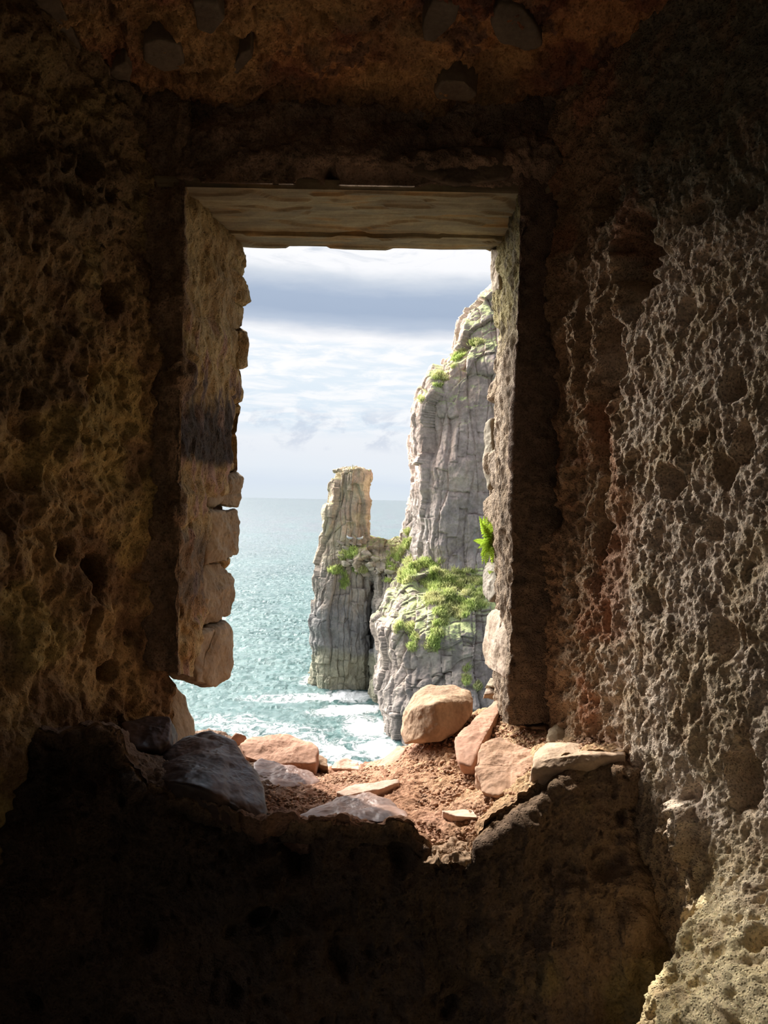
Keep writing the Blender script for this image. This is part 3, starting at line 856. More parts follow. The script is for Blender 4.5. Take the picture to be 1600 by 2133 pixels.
# stones of the window jambs
JG = 'stones showing in the left jamb'
rock('jamb_stone', [(440, 1010, 1.76), (495, 985, 1.93), (506, 995, 1.93), (504, 1030, 1.93), (496, 1055, 1.93), (430, 1052, 1.76)],
     'topmost thin brown stone bared in the left jamb, above the dark joint', 'stone', JAMBC, (-.05, .0, 0), None, JG, 56, rough=.006, freq=20, crack=.003)
rock('jamb_stone', [(428, 1062, 1.76), (495, 1062, 1.91), (502, 1085, 1.92), (500, 1140, 1.92), (494, 1155, 1.92), (474, 1172, 1.84), (428, 1172, 1.76), (436, 1066, 1.73)],
     'squarish brown stone in the left jamb just below the dark joint', 'stone', JAMBC, (-.06, .0, 0), None, JG, 70, rough=.006, freq=20, crack=.003)
rock('jamb_stone', [(428, 1176, 1.80), (460, 1174, 1.86), (490, 1202, 1.92), (491, 1245, 1.92), (482, 1280, 1.90), (440, 1300, 1.80), (400, 1308, 1.72), (410, 1220, 1.74), (455, 1245, 1.80), (484, 1212, 1.88)],
     'pointed pale stone, third down in the left jamb', 'stone', JAMBC, (-.06, .0, 0), None, JG, 80, rough=.006, freq=20, crack=.003)
rock('jamb_stone', [(475, 1296, 1.86), (488, 1315, 1.88), (488, 1385, 1.88), (478, 1408, 1.85), (452, 1432, 1.80), (385, 1425, 1.72), (350, 1405, 1.66), (362, 1345, 1.66), (405, 1312, 1.72), (412, 1420, 1.70), (408, 1330, 1.68)],
     'lowest and largest stone of the left jamb, overhanging the gap to the sea', 'stone', JAMBC, (-.03, .05, 0), None, JG, 100, rough=.005, freq=16, crack=.003)
RJ = 'stones showing in the right jamb'
rock('jamb_stone', [(1008, 1385, 1.84), (1006, 1330, 1.86), (1012, 1280, 1.86), (1024, 1268, 1.84), (1084, 1288, 1.62), (1082, 1320, 1.60), (1068, 1340, 1.62), (1086, 1415, 1.60), (1078, 1420, 1.62), (1040, 1405, 1.72)],
     'big pale squared block at the foot of the right jamb', 'stone', stone_col((.33, .255, .195), (.26, .195, .14), 7.), (.08, .04, 0), None, RJ, 110, rough=.005, freq=14, crack=.002)
rock('jamb_stone', [(1006, 1240, 1.90), (1004, 1195, 1.91), (1012, 1170, 1.91), (1030, 1180, 1.86), (1036, 1230, 1.82), (1020, 1252, 1.86)],
     'grey rounded stone on the outer right jamb below the fern', 'stone', stone_col((.25, .215, .175), (.19, .165, .13), 7.), (.06, .02, 0), None, RJ, 60, rough=.005)
rock('jamb_stone', [(1020, 560, 1.92), (1024, 520, 1.92), (1040, 520, 1.88), (1040, 600, 1.86), (1026, 610, 1.92)],
     'brown stone at the top outer corner of the right jamb', 'stone', stone_col((.36, .29, .21), (.30, .23, .16), 7.), (.06, .02, 0), None, RJ, 50, rough=.005)
rock('jamb_stone', [(1006, 960, 1.92), (1008, 880, 1.92), (1022, 870, 1.90), (1028, 990, 1.88), (1014, 1020, 1.90)],
     'upright grey stone halfway up the outer right jamb', 'stone', stone_col((.28, .24, .18), (.22, .18, .13), 7.), (.06, .02, 0), None, RJ, 50, rough=.005)

# grey stones bedded in the soffit
def on_sof(px, py):
    d = ray(px, py); y = 1.3
    for _ in range(8): 
        x = d[0] * y / d[1]; y = sof_z(x, y) * d[1] / d[2]
    return d * (y / d[1])
CG = 'smooth grey stones bedded in the soffit'
cst = stone_col((.18, .145, .105), (.14, .11, .08), 3.0)
for spec, lab in (
        ([(30, -30), (130, -20), (150, 30), (178, 100), (150, 132), (110, 120), (60, 60)], 'large smooth grey stone in the top left corner of the soffit'),
        ([(205, 150), (240, 118), (262, 108), (276, 130), (262, 178), (225, 172)], 'small pointed grey stone below right of the large corner one'),
        ([(298, 70), (330, 62), (378, 75), (385, 120), (345, 138), (300, 110)], 'rounded grey stone left of centre in the soffit'),
        ([(400, -20), (450, -20), (470, 20), (440, 55), (410, 40)], 'grey stone cut by the top edge, left of centre'),
        ([(478, 130), (500, 90), (522, 82), (528, 100), (495, 138)], 'narrow dark stone slanting left of the soffit centre'),
        ([(880, 20), (900, -20), (960, -15), (950, 30), (905, 72), (882, 68)], 'brown flat stone at the top edge right of centre'),
        ([(1020, 30), (1040, -15), (1090, -5), (1120, 35), (1132, 80), (1100, 90), (1040, 70)], 'big oval grey stone at the top edge, right of centre'),
        ([(905, 170), (920, 150), (970, 152), (996, 180), (980, 196), (910, 192)], 'low grey oval stone above the lintel, right of centre')):
    pts = [on_sof(*s) for s in spec]
    pts = [p + np.array((0, 0, -.021)) for p in pts] + [p + np.array((0, 0, .05)) for p in pts]
    tag(hull_rock('embedded_stone', pts, M_rock, cst, n=44, rough=.003, p=14), lab, 'stone', CG)
rock('embedded_stone', [(842, 312, 1.585), (880, 302, 1.585), (1040, 305, 1.585), (1080, 340, 1.585), (1060, 372, 1.59), (950, 385, 1.59), (850, 360, 1.59)],
     'long smooth dark stone above the right half of the lintel', 'stone', stone_col((.15, .115, .08), (.11, .085, .065), 4.), (0, .06, 0), n=80, rough=.004, p=12)

# ------------------------------------------------------------------ rest of the room behind the viewer
def box(name, x0, x1, y0, y1, z0, z1, mat, label, n=24, amp=.02):
    o = block_obj(name, c8(x0, x1, y0, y1, z0, z1), n, rough_disp(amp, 3.0), lambda P, d: mixa((.24, .18, .12), (.17, .13, .09), sst(-.3, .3, fbm(P * 3, 3))), mat)
    return tag(o, label, None, None, 'structure')
box('floor', -2.3, 2.3, -2.8, 1.9, -1.8, -1.56, M_wall, 'worn stone floor of the chapel room')
box('ceiling', -2.3, 2.3, -2.8, 1.0, 1.18, 1.5, M_wall, 'low stone vault of the room behind the niche')
box('wall_left', -2.3, -1.9, .30, 1.9, -1.7, 1.3, M_wall, 'side wall of the room between the niche and the added light opening')  # gap in this unseen side wall added to light the right splay
box('wall_left', -2.3, -1.9, -2.8, -1.0, -1.7, 1.3, M_wall, 'side wall of the room beyond the added light opening')
box('wall_left', -2.3, -1.9, -1.05, .35, .05, 1.3, M_wall, 'wall over the added light opening')
box('wall_right', 1.9, 2.3, -2.8, 1.9, -1.7, 1.3, M_wall, 'side wall of the room, right of the viewer')
box('wall_back', -2.3, -.3, -2.8, -2.4, -1.7, 1.3, M_wall, 'back wall of the room left of the doorway')
box('wall_back', .35, 2.3, -2.8, -2.4, -1.7, 1.3, M_wall, 'back wall of the room right of the doorway')
box('wall_back', -.3, .35, -2.8, -2.4, .3, 1.3, M_wall, 'wall over the doorway behind the viewer')
box('wall_front', -1.5, 1.5, 1.50, 1.95, 1.0, 1.4, M_wall, 'upper masonry closing the front wall over the niche')
box('wall_front', -2.0, -.92, .95, 1.93, -1.7, 1.2, M_wall, 'front wall masonry left of the niche')
box('wall_front', .80, 2.0, .95, 1.93, -1.7, 1.2, M_wall, 'front wall masonry right of the niche')

# ------------------------------------------------------------------ fern on the right jamb
def fern():
    root = bpy.data.objects.new('fern', None); link(root)
    b0 = at(1024, 1135, 1.885); root.location = tuple(b0)
    tag(root, 'bright green fern growing from the outer right jamb', 'fern')
    r = np.random.RandomState(3)
    targets = [(1000, 1078, .105), (990, 1125, .11), (997, 1140, .10), (1008, 1100, .08), (1012, 1175, .09), (1020, 1195, .10), (1012, 1150, .07),
               (1030, 1085, .08), (1026, 1225, .13), (1018, 1120, .06), (1016, 1075, .09), (1005, 1160, .08), (1028, 1165, .06), (1022, 1105, .05)]
    extra = [(px + r.uniform(-8, 10), py + r.uniform(-22, 22), 0) for (px, py, L) in targets if py < 1190]
    for (px, py, L) in targets + extra:
        start = np.array([0, 0, 0]) + r.uniform(-.008, .008, 3)
        if py > 1190: start = at(1026, 1190, 1.885) - b0
        tip = at(px, py, 1.885 - r.uniform(0, .06)) - b0
        mid = (start + tip) / 2 + np.array([-.004, -.01, .008])
        co, fs = [], []
        K = 10
        side0 = np.cross(tip - start, (0.3, 1, .2)); side0 /= np.linalg.norm(side0)
        ln = np.linalg.norm(tip - start)
        for i in range(K + 1):
            t = i / K
            p = (1 - t) ** 2 * start + 2 * t * (1 - t) * mid + t * t * tip
            tg = 2 * (1 - t) * (mid - start) + 2 * t * (tip - mid); tg /= np.linalg.norm(tg)
            if i < K:
                t2 = (i + 1) / K; p2 = (1 - t2) ** 2 * start + 2 * t2 * (1 - t2) * mid + t2 * t2 * tip
                b = len(co); w = side0 * .0006
                co += [p - w, p + w, p2 + w, p2 - w]; fs.append((b, b + 1, b + 2, b + 3))
            if i < 2: continue
            wl = (.007 + .05 * ln) * math.sin(math.pi * min(1, .3 + .7 * t)) + .0015
            for sgn in (-1, 1):
                dirn = side0 * sgn + tg * .45 + np.array([0, -.35, 0]) * (.5 + r.rand()); dirn /= np.linalg.norm(dirn)
                nrm = np.cross(dirn, tg); wv = tg * min(.0034, ln / K * .42)
                tipp = p + dirn * wl + np.array([0, 0, -.002])
                b = len(co)
                co += [p - wv * .4, p + wv * .6, p + dirn * wl * .35 + wv * 1.1, p + dirn * wl * .75 + wv * .9, tipp, p + dirn * wl * .75 - wv * .7, p + dirn * wl * .35 - wv * .9]
                fs.append(tuple(range(b, b + 7)))
        me = bpy.data.meshes.new('frond'); me.from_pydata([tuple(c) for c in co], [], fs); me.materials.append(M_fern)
        o = bpy.data.objects.new('frond', me); link(o, root)
fern()

# ------------------------------------------------------------------ sea
SEA = -20.0
def sea_mat():
    m = bpy.data.materials.new('sea_water'); m.use_nodes = True
    g = NT(m.node_tree)
    ge = g.n('ShaderNodeNewGeometry'); pos = ge.outputs['Position']
    sp = g.n('ShaderNodeSeparateXYZ'); g.l(pos, sp.inputs[0])
    far = g.maprange(sp.outputs[1], 60, 600)
    deep = g.mixc(far, (.065, .125, .122), (.105, .122, .135))
    nn = g.noise(g.mapping(pos, (.05, .02, .05)), 1.0, 3)
    deep = g.mixc(g.maprange(nn, .35, .7, 0, .5), deep, (.095, .18, .17))
    # foam: broken white water round the rocks
    def blob(cx, cy, rx, ry, rot=0.0):
        q = g.mapping(pos, (1 / rx, 1 / ry, 0), (0, 0, 0))
        v = g.n('ShaderNodeVectorMath', operation='SUBTRACT'); g.l(pos, v.inputs[0]); v.inputs[1].default_value = (cx, cy, SEA)
        mp = g.mapping(v.outputs[0], (1, 1, 0), (0, 0, 0), (0, 0, rot))
        mp = g.mapping(mp, (1 / rx, 1 / ry, 0))
        ln = g.n('ShaderNodeVectorMath', operation='LENGTH'); g.l(mp, ln.inputs[0])
        return g.maprange(ln.outputs['Value'], 1.0, .25)
    def sea_pt(px, py):
        d = ray(px, py); t = SEA / d[2]; return d * t
    tot = None
    for (px, py, rx, ry, rot, w) in FOAM:
        c = sea_pt(px, py); b = g.math('MULTIPLY', blob(c[0], c[1], rx, ry, rot), w)
        tot = b if tot is None else g.math('MAXIMUM', tot, b)
    wpos = g.mapping(pos, (1, .8, 1))
    dn = g.n('ShaderNodeTexNoise'); dn.inputs['Scale'].default_value = .35; dn.inputs['Detail'].default_value = 4; g.l(pos, dn.inputs['Vector'])
    dv = g.n('ShaderNodeVectorMath', operation='MULTIPLY_ADD'); g.l(dn.outputs['Color'], dv.inputs[0]); dv.inputs[1].default_value = (3, 3, 0); g.l(wpos, dv.inputs[2])
    f1 = g.noise(dv.outputs[0], .55, 8, .7, .6)
    f2 = g.noise(dv.outputs[0], 2.0, 6, .7)
    lace = g.math('SUBTRACT', 1.0, g.math('MULTIPLY', g.math('ABSOLUTE', g.math('SUBTRACT', f1, .5)), 5.0))
    fm = g.math('ADD', g.math('MULTIPLY', tot, 1.5), g.math('MULTIPLY', g.math('SUBTRACT', g.math('ADD', f1, g.math('MULTIPLY', f2, .35)), .72), 2.6))
    fm = g.math('MULTIPLY', g.maprange(fm, .45, .95), g.maprange(tot, 0.02, .25))
    lac = g.math('MULTIPLY', g.maprange(lace, .62, .95, 0, .65), g.maprange(tot, 0.0, .35))
    foam = g.math('MAXIMUM', fm, lac)
    # far whitecaps
    cap = g.noise(g.mapping(pos, (.035, .22, 1), (3, 8, 0)), 1.0, 5, .7)
    foam = g.math('MAXIMUM', foam, g.math('MULTIPLY', g.maprange(cap, .735, .76), .9))
    col = g.mixc(foam, deep, (.72, .74, .74))
    b = g.n('ShaderNodeBsdfPrincipled'); g.l(col, b.inputs['Base Color'])
    b.inputs['IOR'].default_value = 1.33
    g.l(g.math('ADD', g.math('MULTIPLY', foam, .5), .14), b.inputs['Roughness'])
    g.l(g.maprange(sp.outputs[1], 90, 1500, .5, .28), b.inputs['Specular IOR Level'])
    w1 = g.noise(g.mapping(pos, (.5, 1.1, 1), (0, 0, 0), (0, 0, .25)), 1.0, 8, .62, .4)
    w2 = g.noise(g.mapping(pos, (1.6, 2.6, 1)), 1.2, 6, .65)
    h = g.math('ADD', g.math('MULTIPLY', w1, .55), g.math('MULTIPLY', w2, .32))
    w3 = g.noise(g.mapping(pos, (3.2, 3.6, 1)), 1.3, 3, .6)
    h = g.math('ADD', h, g.math('MULTIPLY', w3, .10))
    h = g.math('ADD', h, g.math('MULTIPLY', foam, .2))
    bp = g.n('ShaderNodeBump'); bp.inputs['Strength'].default_value = 1.0; bp.inputs['Distance'].default_value = 0.5
    # wavelets: small facets that each lean their own way, so a few of them mirror the sun
    vo = g.n('ShaderNodeTexVoronoi'); vo.inputs['Scale'].default_value = 1.0
    wq = g.n('ShaderNodeVectorMath', operation='MULTIPLY_ADD'); g.l(dn.outputs['Color'], wq.inputs[0]); wq.inputs[1].default_value = (1.5, 1.5, 0); g.l(g.mapping(pos, (3.4, 1.1, 0)), wq.inputs[2])
    g.l(wq.outputs[0], vo.inputs['Vector'])
    vs = g.n('ShaderNodeVectorMath', operation='MULTIPLY_ADD'); g.l(vo.outputs['Color'], vs.inputs[0]); vs.inputs[1].default_value = (.9, .9, 0); vs.inputs[2].default_value = (-.45, -.45, 0)
    pt = g.noise(g.mapping(pos, (.10, .05, 0), (5, 5, 0)), 1.0, 4, .6)
    vk = g.n('ShaderNodeVectorMath', operation='SCALE'); g.l(vs.outputs[0], vk.inputs[0]); g.l(g.maprange(pt, .35, .62, .45, 1.0), vk.inputs['Scale'])
    va = g.n('ShaderNodeVectorMath', operation='ADD'); g.l(ge.outputs['Normal'], va.inputs[0]); g.l(vk.outputs[0], va.inputs[1])
    vn = g.n('ShaderNodeVectorMath', operation='NORMALIZE'); g.l(va.outputs[0], vn.inputs[0])
    g.l(vn.outputs[0], bp.inputs['Normal'])
    g.l(h, bp.inputs['Height']); g.l(bp.outputs[0], b.inputs['Normal'])
    o = g.n('ShaderNodeOutputMaterial'); g.l(b.outputs[0], o.inputs[0])
    return m
FOAM = [(700, 1452, 6.5, 2.2, -.15, .75), (740, 1478, 6, 2.6, -.4, .85), (656, 1418, 2.2, 3.5, 0, .7), (770, 1515, 3.0, 5, -.4, .85), (725, 1565, 6, 3.2, -.2, .55), (790, 1560, 2, 4, 0, .8),
        (560, 1520, 9, 4, 0, .26), (480, 1500, 6, 3, 0, .25), (640, 1545, 7, 3.5, 0, .34), (600, 1455, 7, 2.4, 0, .30), (700, 1600, 8, 2.5, 0, .5)]
M_sea = sea_mat()
ys = np.concatenate([np.linspace(30, 140, 420, endpoint=False), 140 * (600 / 140) ** np.linspace(0, 1, 300, endpoint=False), 600 * 50 ** np.linspace(0, 1, 60)])
ts = np.linspace(-1, 1, 260)
Tg, Yg = np.meshgrid(ts, ys, indexing='ij')
Xg = Tg * (Yg * .55 + 25)
Zg = np.full_like(Xg, SEA)
near = sst(400, 120, Yg)
wp = np.stack([Xg * .12, Yg * .3, Xg * 0], -1)
Zg = Zg + near * (.28 * fbm(wp, 3) + .10 * fbm(wp * 4, 2))
sea = mesh_obj('sea', np.stack([Xg, Yg, Zg], -1), grid_quads(*Xg.shape), M_sea)
tag(sea, 'glittering turquoise sea reaching to the horizon with white surf', None, None, 'structure')

# ------------------------------------------------------------------ cliffs
def joints(P, su, sv, sz, seed, wander=.25):
    """columns broken by cross joints: random value per block and distance to its edge"""
    w = P + wander * su * np.stack([perlin(P / (3.1 * su) + seed), perlin(P / (3.3 * su) + seed + 20), .8 * perlin(P / (2.4 * su) + seed + 40)], -1)
    u = w[..., 0] / su + .35 * w[..., 2] / sz * .2; v = w[..., 1] / sv
    iu = np.floor(u).astype(np.int64); iv = np.floor(v).astype(np.int64)
    h = hsh(iu + int(seed), iv, iu * 0 + 7)
    zc = w[..., 2] / (sz * (.6 + .8 * RND[h, 0])) + 9 * RND[h, 1]
    iz = np.floor(zc).astype(np.int64)
    h2 = hsh(iu + int(seed), iv, iz)
    fu = u - iu; fz = zc - iz; fv = v - iv
    e = np.minimum(np.minimum(fu, 1 - fu) * su, np.minimum(fv, 1 - fv) * sv)
    ez = np.minimum(fz, 1 - fz) * sz
    return RND[h], RND[h2], e, ez, fu, fz

def rock_disp(P, s=1.0, cols=1.0):
    """jointed limestone: tall blocks set in and out, with cracks between them"""
    a, b, e, ez, fu, fz = joints(P, 2.3 * s, 2.3 * s, 7.0 * s / cols, 3.0, .42)
    d = 1.0 * (a[..., 2] - .5) + .75 * (b[..., 0] - .5) - .10 * (1 - sst(0, .18 * s, e)) - .10 * (1 - sst(0, .12 * s, ez))
    d = d + .35 * (b[..., 1] - .5) * (fu - .5) * 2
    a, b, e, ez, fu, fz = joints(P, .85 * s, .85 * s, 2.2 * s / cols, 13.0, .42)
    d = d + .22 * (a[..., 2] - .5) + .34 * (b[..., 0] - .5) - .14 * (1 - sst(0, .09 * s, e)) * (b[..., 3] > .35) - .10 * (1 - sst(0, .08 * s, ez))
    f1, f2, r = worley(P / s * np.array([2.2, 2.2, 1.1]) + 1.1)
    d = d + .08 * (r[..., 2] - .5)
    d = d + .6 * fbm(P / s * .22, 3) + .07 * fbm(P / s * 1.8, 4, .6)
    return d * s

def loft(name, secs, mat, colf, nth=420, nz=420, s=1.0, p=3.2, top=True, parent=None, cols=1.0, amp=1.0, dense_front=True):
    """body from level sections: (z, xl, xr, yf, yb); rounded rectangle outline at each level"""
    secs = sorted(secs); A = np.array(secs)
    zz = np.linspace(A[0, 0], A[-1, 0], nz)
    xl, xr, yf, yb = [np.interp(zz, A[:, 0], A[:, k]) for k in (1, 2, 3, 4)]
    th = np.linspace(0, 1, nth, endpoint=False)
    th = 2 * math.pi * (th + (.085 * np.sin(2 * math.pi * th) if dense_front else 0)) + math.pi / 2   # more points at the side facing the viewer
    c = np.cos(th); s_ = np.sin(th)
    rr = (np.abs(c) ** p + np.abs(s_) ** p) ** (-1 / p)
    ux = c * rr; uy = s_ * rr
    X = (xl + xr)[None] / 2 + ux[:, None] * (xr - xl)[None] / 2
    Y = (yf + yb)[None] / 2 + uy[:, None] * (yb - yf)[None] / 2
    Z = np.repeat(zz[None], nth, 0)
    P = np.stack([X, Y, Z], -1)
    Pp = np.concatenate([P[-1:], P, P[:1]], 0)
    N = normals_of(Pp, 1)[1:-1]
    N[..., 2] *= .3; N /= np.linalg.norm(N, axis=-1)[..., None]
    d = rock_disp(P, s, cols) * amp
    Q = P + N * d[..., None]
    Q[..., 2] += .15 * s * perlin(P * 1.1)
    # close the top with rings shrinking to the middle
    rings = [Q]
    cen = Q[:, -1].mean(0)
    for k in range(1, 30):
        t = k / 30
        R = Q[:, -1:] * (1 - t) + cen * t
        R[..., 2] = Q[:, -1:, 2] * (1 - t) ** 2 + cen[2] * (1 - (1 - t) ** 2) + .5 * s * fbm(R * .6 / s, 4) * sst(0, .2, t) + .25 * s * t
        rings.append(R)
    Q = np.concatenate(rings, 1)
    n2 = Q.shape[1]
    dd = np.concatenate([d, np.zeros((nth, n2 - nz))], 1)
    Nrm = normals_of(np.concatenate([Q[-1:], Q, Q[:1]], 0), 1)[1:-1]
    C = colf(Q, dd, Nrm)
    return mesh_obj(name, Q, grid_quads(nth, n2, True), mat, parent, C)

def X_(px, Y): return (px - 800) / F * Y
def zs(py, Y): return at(800, py, Y)[2]

def col_stack(P, d, N):
    z_ = P[..., 2]; n = fbm(P * .35, 4); n2 = fbm(P * np.array([1.2, 1.2, .25]), 3)
    c = mixa((.44, .365, .25), (.36, .28, .205), sst(-.3, .4, n))
    c = mixa(c, (.48, .345, .26), sst(.1, .5, n2) * .6)
    c = mixa(c, (.27, .23, .195), sst(-4.5, -9, z_ + 1.5 * n) * .9)
    c = mixa(c, (.19, .185, .18), sst(-10.5, -12.5, z_ + 1.5 * n2) * .8)
    c = mixa(c, (.27, .25, .18), sst(-15.6, -16.6, z_ + .8 * n))
    c = mixa(c, (.22, .28, .08), sst(.55, .85, N[..., 2]) * sst(-9, -5, z_) * sst(-.2, .3, n) * .8)
    return c

Ys_ = 82.0
stk = []
for (py, l, r, yf, yb) in ((1450, 652, 780, 79.0, 90), (1420, 650, 779, 79.4, 90), (1380, 653, 779, 79.6, 90), (1300, 650, 781, 80, 89), (1250, 655, 788, 80.4, 89), (1190, 660, 792, 80.8, 88),
                           (1160, 665, 770, 81.2, 88), (1150, 668, 768, 81.6, 87.5), (1125, 671, 772, 81.9, 87.5), (1110, 674, 768, 82.2, 87.5), (1080, 680, 765, 82.4, 87.3), (1040, 687, 766, 82.6, 87), (990, 692, 767, 82.8, 86.8), (978, 693, 764, 83, 86.6)):
    Y = (yf * 2 + yb) / 3
    x0 = at(l, py, Y); x1 = at(r, py, Y)
    stk.append(((x0[2] + x1[2]) / 2 if py < 1440 else -21.5, x0[0] + .25, x1[0] - .25, yf, yb))
st = loft('sea_stack', stk, M_cliff, col_stack, 520, 520, .8, 3.4, cols=.55)
tag(st, 'tall tan rock pillar rising from the sea left of the cliff', 'sea stack')
stk_root = st

# top rubble and tuft on the stack
tp = at(716, 968, 84.5)
rk = []
for (px, py, s_) in ((708, 968, .5), (722, 972, .6), (740, 972, .5), (752, 978, .45), (698, 974, .4), (764, 986, .4)):
    c = at(px, py, 84.0); c[2] = min(c[2], 3.0 + .1 * s_)
    pts = c + np.random.RandomState(int(px)).uniform(-1, 1, (12, 3)) * np.array([s_ * .9, s_ * .9, s_ * .6])
    o = hull_rock('summit_block', pts, M_cliff, lambda P, d: np.tile((.40, .34, .24), (len(P), 1)), n=14, rough=.05, freq=1.5)
    o.parent = st

def col_cliff(P, d, N):
    z_ = P[..., 2]; n = fbm(P * .3 + 9, 4); n2 = fbm(P * np.array([1.3, 1.3, .16]) + 3, 3)
    c = mixa((.52, .40, .335), (.44, .335, .28), sst(-.3, .4, n))
    c = mixa(c, (.53, .375, .29), sst(.1, .5, n2) * .5 * sst(-2, 4, z_))
    c = mixa(c, (.30, .26, .235), sst(3, -2.5, z_ + 2.5 * n2) * .62)
    c = mixa(c, (.37, .34, .31), sst(.25, .5, n2) * sst(2, -3, z_) * .6)
    g_ = sst(.35, .7, N[..., 2]) * sst(-.3, .2, n + .3) * sst(6, 9, z_)
    c = mixa(c, (.42, .46, .20), g_ * .9)
    return c

# upper cliff
secs = []
for (py, l, yf, yb) in ((1480, 835, 70.5, 95), (1240, 838, 70.8, 95), (1190, 845, 71, 95), (1150, 850, 71.2, 94), (1100, 858, 71.4, 94), (1000, 866, 71.8, 93), (900, 866, 72.2, 92), (850, 872, 72.6, 92),
                        (800, 893, 73.2, 91), (760, 915, 73.8, 90), (725, 950, 74.5, 89), (715, 960, 75.5, 89), (680, 962, 76.5, 89), (660, 972, 77, 88), (650, 985, 77.6, 88), (632, 1003, 78, 88), (615, 1018, 78.5, 88), (560, 1060, 80, 88)):
    Y = yf + 2.5
    p = at(l, py, Y); secs.append((p[2], p[0] + .2, 24 + (p[0] - 5) * .2, yf, yb))
cl = loft('cliff', secs, M_cliff, col_cliff, 900, 620, 1.15, 5.0, cols=.6)
tag(cl, 'towering grey-pink vertical cliff on the right above the grassy ledge', 'cliff')

def col_low(P, d, N):
    z_ = P[..., 2]; n = fbm(P * .4 + 19, 4); n2 = fbm(P * np.array([1.0, 1.0, .4]) + 33, 3)
    c = mixa((.34, .275, .235), (.255, .21, .18), sst(-.3, .4, n))
    c = mixa(c, (.44, .36, .29), sst(.1, .5, n2) * .6)
    c = mixa(c, (.13, .125, .12), sst(-14, -17.5, z_ + 1.5 * n) * .45)
    g_ = sst(.30, .62, N[..., 2]) * sst(-12.5, -10, z_ + 2 * n) * sst(-.35, .1, n2 + .15)
    c = mixa(c, (.42, .46, .20), g_ * .9)
    return c

# lower headland, stepping towards the viewer
secs = []
for (py, l, yf, yb) in ((1600, 800, 59.5, 82), (1560, 796, 60, 82), (1500, 786, 61, 82), (1440, 782, 62.2, 82), (1380, 786, 63.4, 81), (1320, 784, 64.6, 81), (1280, 800, 65.6, 81), (1240, 815, 67, 81), (1215, 830, 68.8, 80), (1195, 842, 70.2, 80), (1182, 856, 71.2, 79), (1172, 880, 72.2, 79)):
    Y = yf + 1.5
    p = at(l, py, Y); secs.append((p[2] if py < 1590 else -21.5, p[0] + .3, 26, yf, yb))
lo = loft('headland', secs, M_cliff, col_low, 900, 520, 1.1, 3.6, cols=.8)
tag(lo, 'dark craggy headland below the cliff with grass on its slope', 'cliff')

# saddle between stack and cliff
secs = []
for (py, l, r, yf, yb) in ((1450, 770, 850, 76, 88), (1300, 775, 860, 77, 88), (1240, 782, 868, 77.6, 88), (1200, 770, 870, 78.5, 88), (1170, 735, 872, 79.6, 88), (1150, 722, 874, 81, 87), (1135, 735, 874, 82.5, 86.5), (1126, 775, 874, 83.5, 86.5)):
    p = at(l, py, yf + 2); q = at(r, py, yf + 2); secs.append((p[2] if py < 1440 else -21.5, p[0], q[0], yf, yb))
sa = loft('rock_saddle', secs, M_cliff, col_stack, 320, 300, .7, 3.0, cols=1.2)
tag(sa, 'rubbly rock saddle joining the pillar to the cliff', 'rock ridge')

# boulders of the headland's foot are part of it; rubble on the saddle
rr_ = np.random.RandomState(11)
dg = bpy.context.evaluated_depsgraph_get()
def surf_hit(objs, px, py):
    o_ = Vector((0, 0, 0)); d = Vector(ray(px, py)).normalized(); best = None
    for ob in objs:
        ok, loc, nor, idx = ob.ray_cast(ob.matrix_world.inverted() @ o_, d)
        if ok and (best is None or loc.length < best[0].length): best = (loc.copy(), nor.copy(), ob)
    return best
bpy.context.view_layer.update()
k = 0
for i in range(46):
    px = rr_.uniform(705, 860); py = 1130 + (px - 705) * .05 + rr_.uniform(0, 60)
    h = surf_hit([st, sa, lo], px, py)
    if h is None or h[0].y > 95: continue
    c = np.array(h[0]); s_ = rr_.uniform(.25, .7)
    pts = c + rr_.uniform(-1, 1, (12, 3)) * s_ * np.array([1, .9, .6])
    o = hull_rock('boulder', pts, M_cliff, lambda P, d: np.tile(np.array((.36, .31, .24)), (len(P), 1)), n=12, rough=.04, freq=1.5)
    tag(o, 'small fallen boulder on the rubble slope between pillar and cliff', 'rock', 'fallen boulders on the rock saddle')

# grass patches: blades rooted on the rock
def grass_patch(regions, objs, n, label, seed, mat, L=(.25, .6), name='grass'):
    r = np.random.RandomState(seed); co = []; fs = []
    tries = 0; cnt = 0
    tot = sum(w for *_, w in regions)
    for (cx, cy, rx, ry, rot, w) in regions:
        for i in range(int(n * w / tot)):
            a = r.uniform(0, 2 * math.pi); q = math.sqrt(r.rand())
            u, v = q * math.cos(a) * rx, q * math.sin(a) * ry
            px = cx + u * math.cos(rot) - v * math.sin(rot); py = cy + u * math.sin(rot) + v * math.cos(rot)
            nz_ = perlin(np.array([[px * .045, py * .06, seed * 1.7]]))[0]
            if nz_ < -.18 + .25 * q: continue
            h = surf_hit(objs, px, py)
            if h is None: continue
            c = np.array(h[0]); nn = np.array(h[1])
            for j in range(4):
                b = c + r.normal(0, .12, 3) * np.array([1, 1, .6]) - nn * .03
                l = r.uniform(*L); w_ = r.uniform(.03, .06)
                dr = np.array([r.normal(0, .35), r.normal(0, .35), 1.0]) + nn * .6; dr /= np.linalg.norm(dr)
                sd = np.array([math.cos(a * 7 + j), math.sin(a * 7 + j), 0]) * w_
                k_ = len(co); co += [b - sd, b + sd, b + dr * l * .6 + sd * .5 + np.array([0, 0, -.02]), b + dr * l + np.array([r.normal(0, .06), r.normal(0, .06), -.05]), ]
                fs.append((k_, k_ + 1, k_ + 2, k_ + 3))
    me = bpy.data.meshes.new(name); me.from_pydata([tuple(c) for c in co], [], fs); me.materials.append(mat)
    o = bpy.data.objects.new(name, me); link(o)
    return tag(o, label, 'grass', None, 'stuff')
ALL = [st, sa, lo, cl]
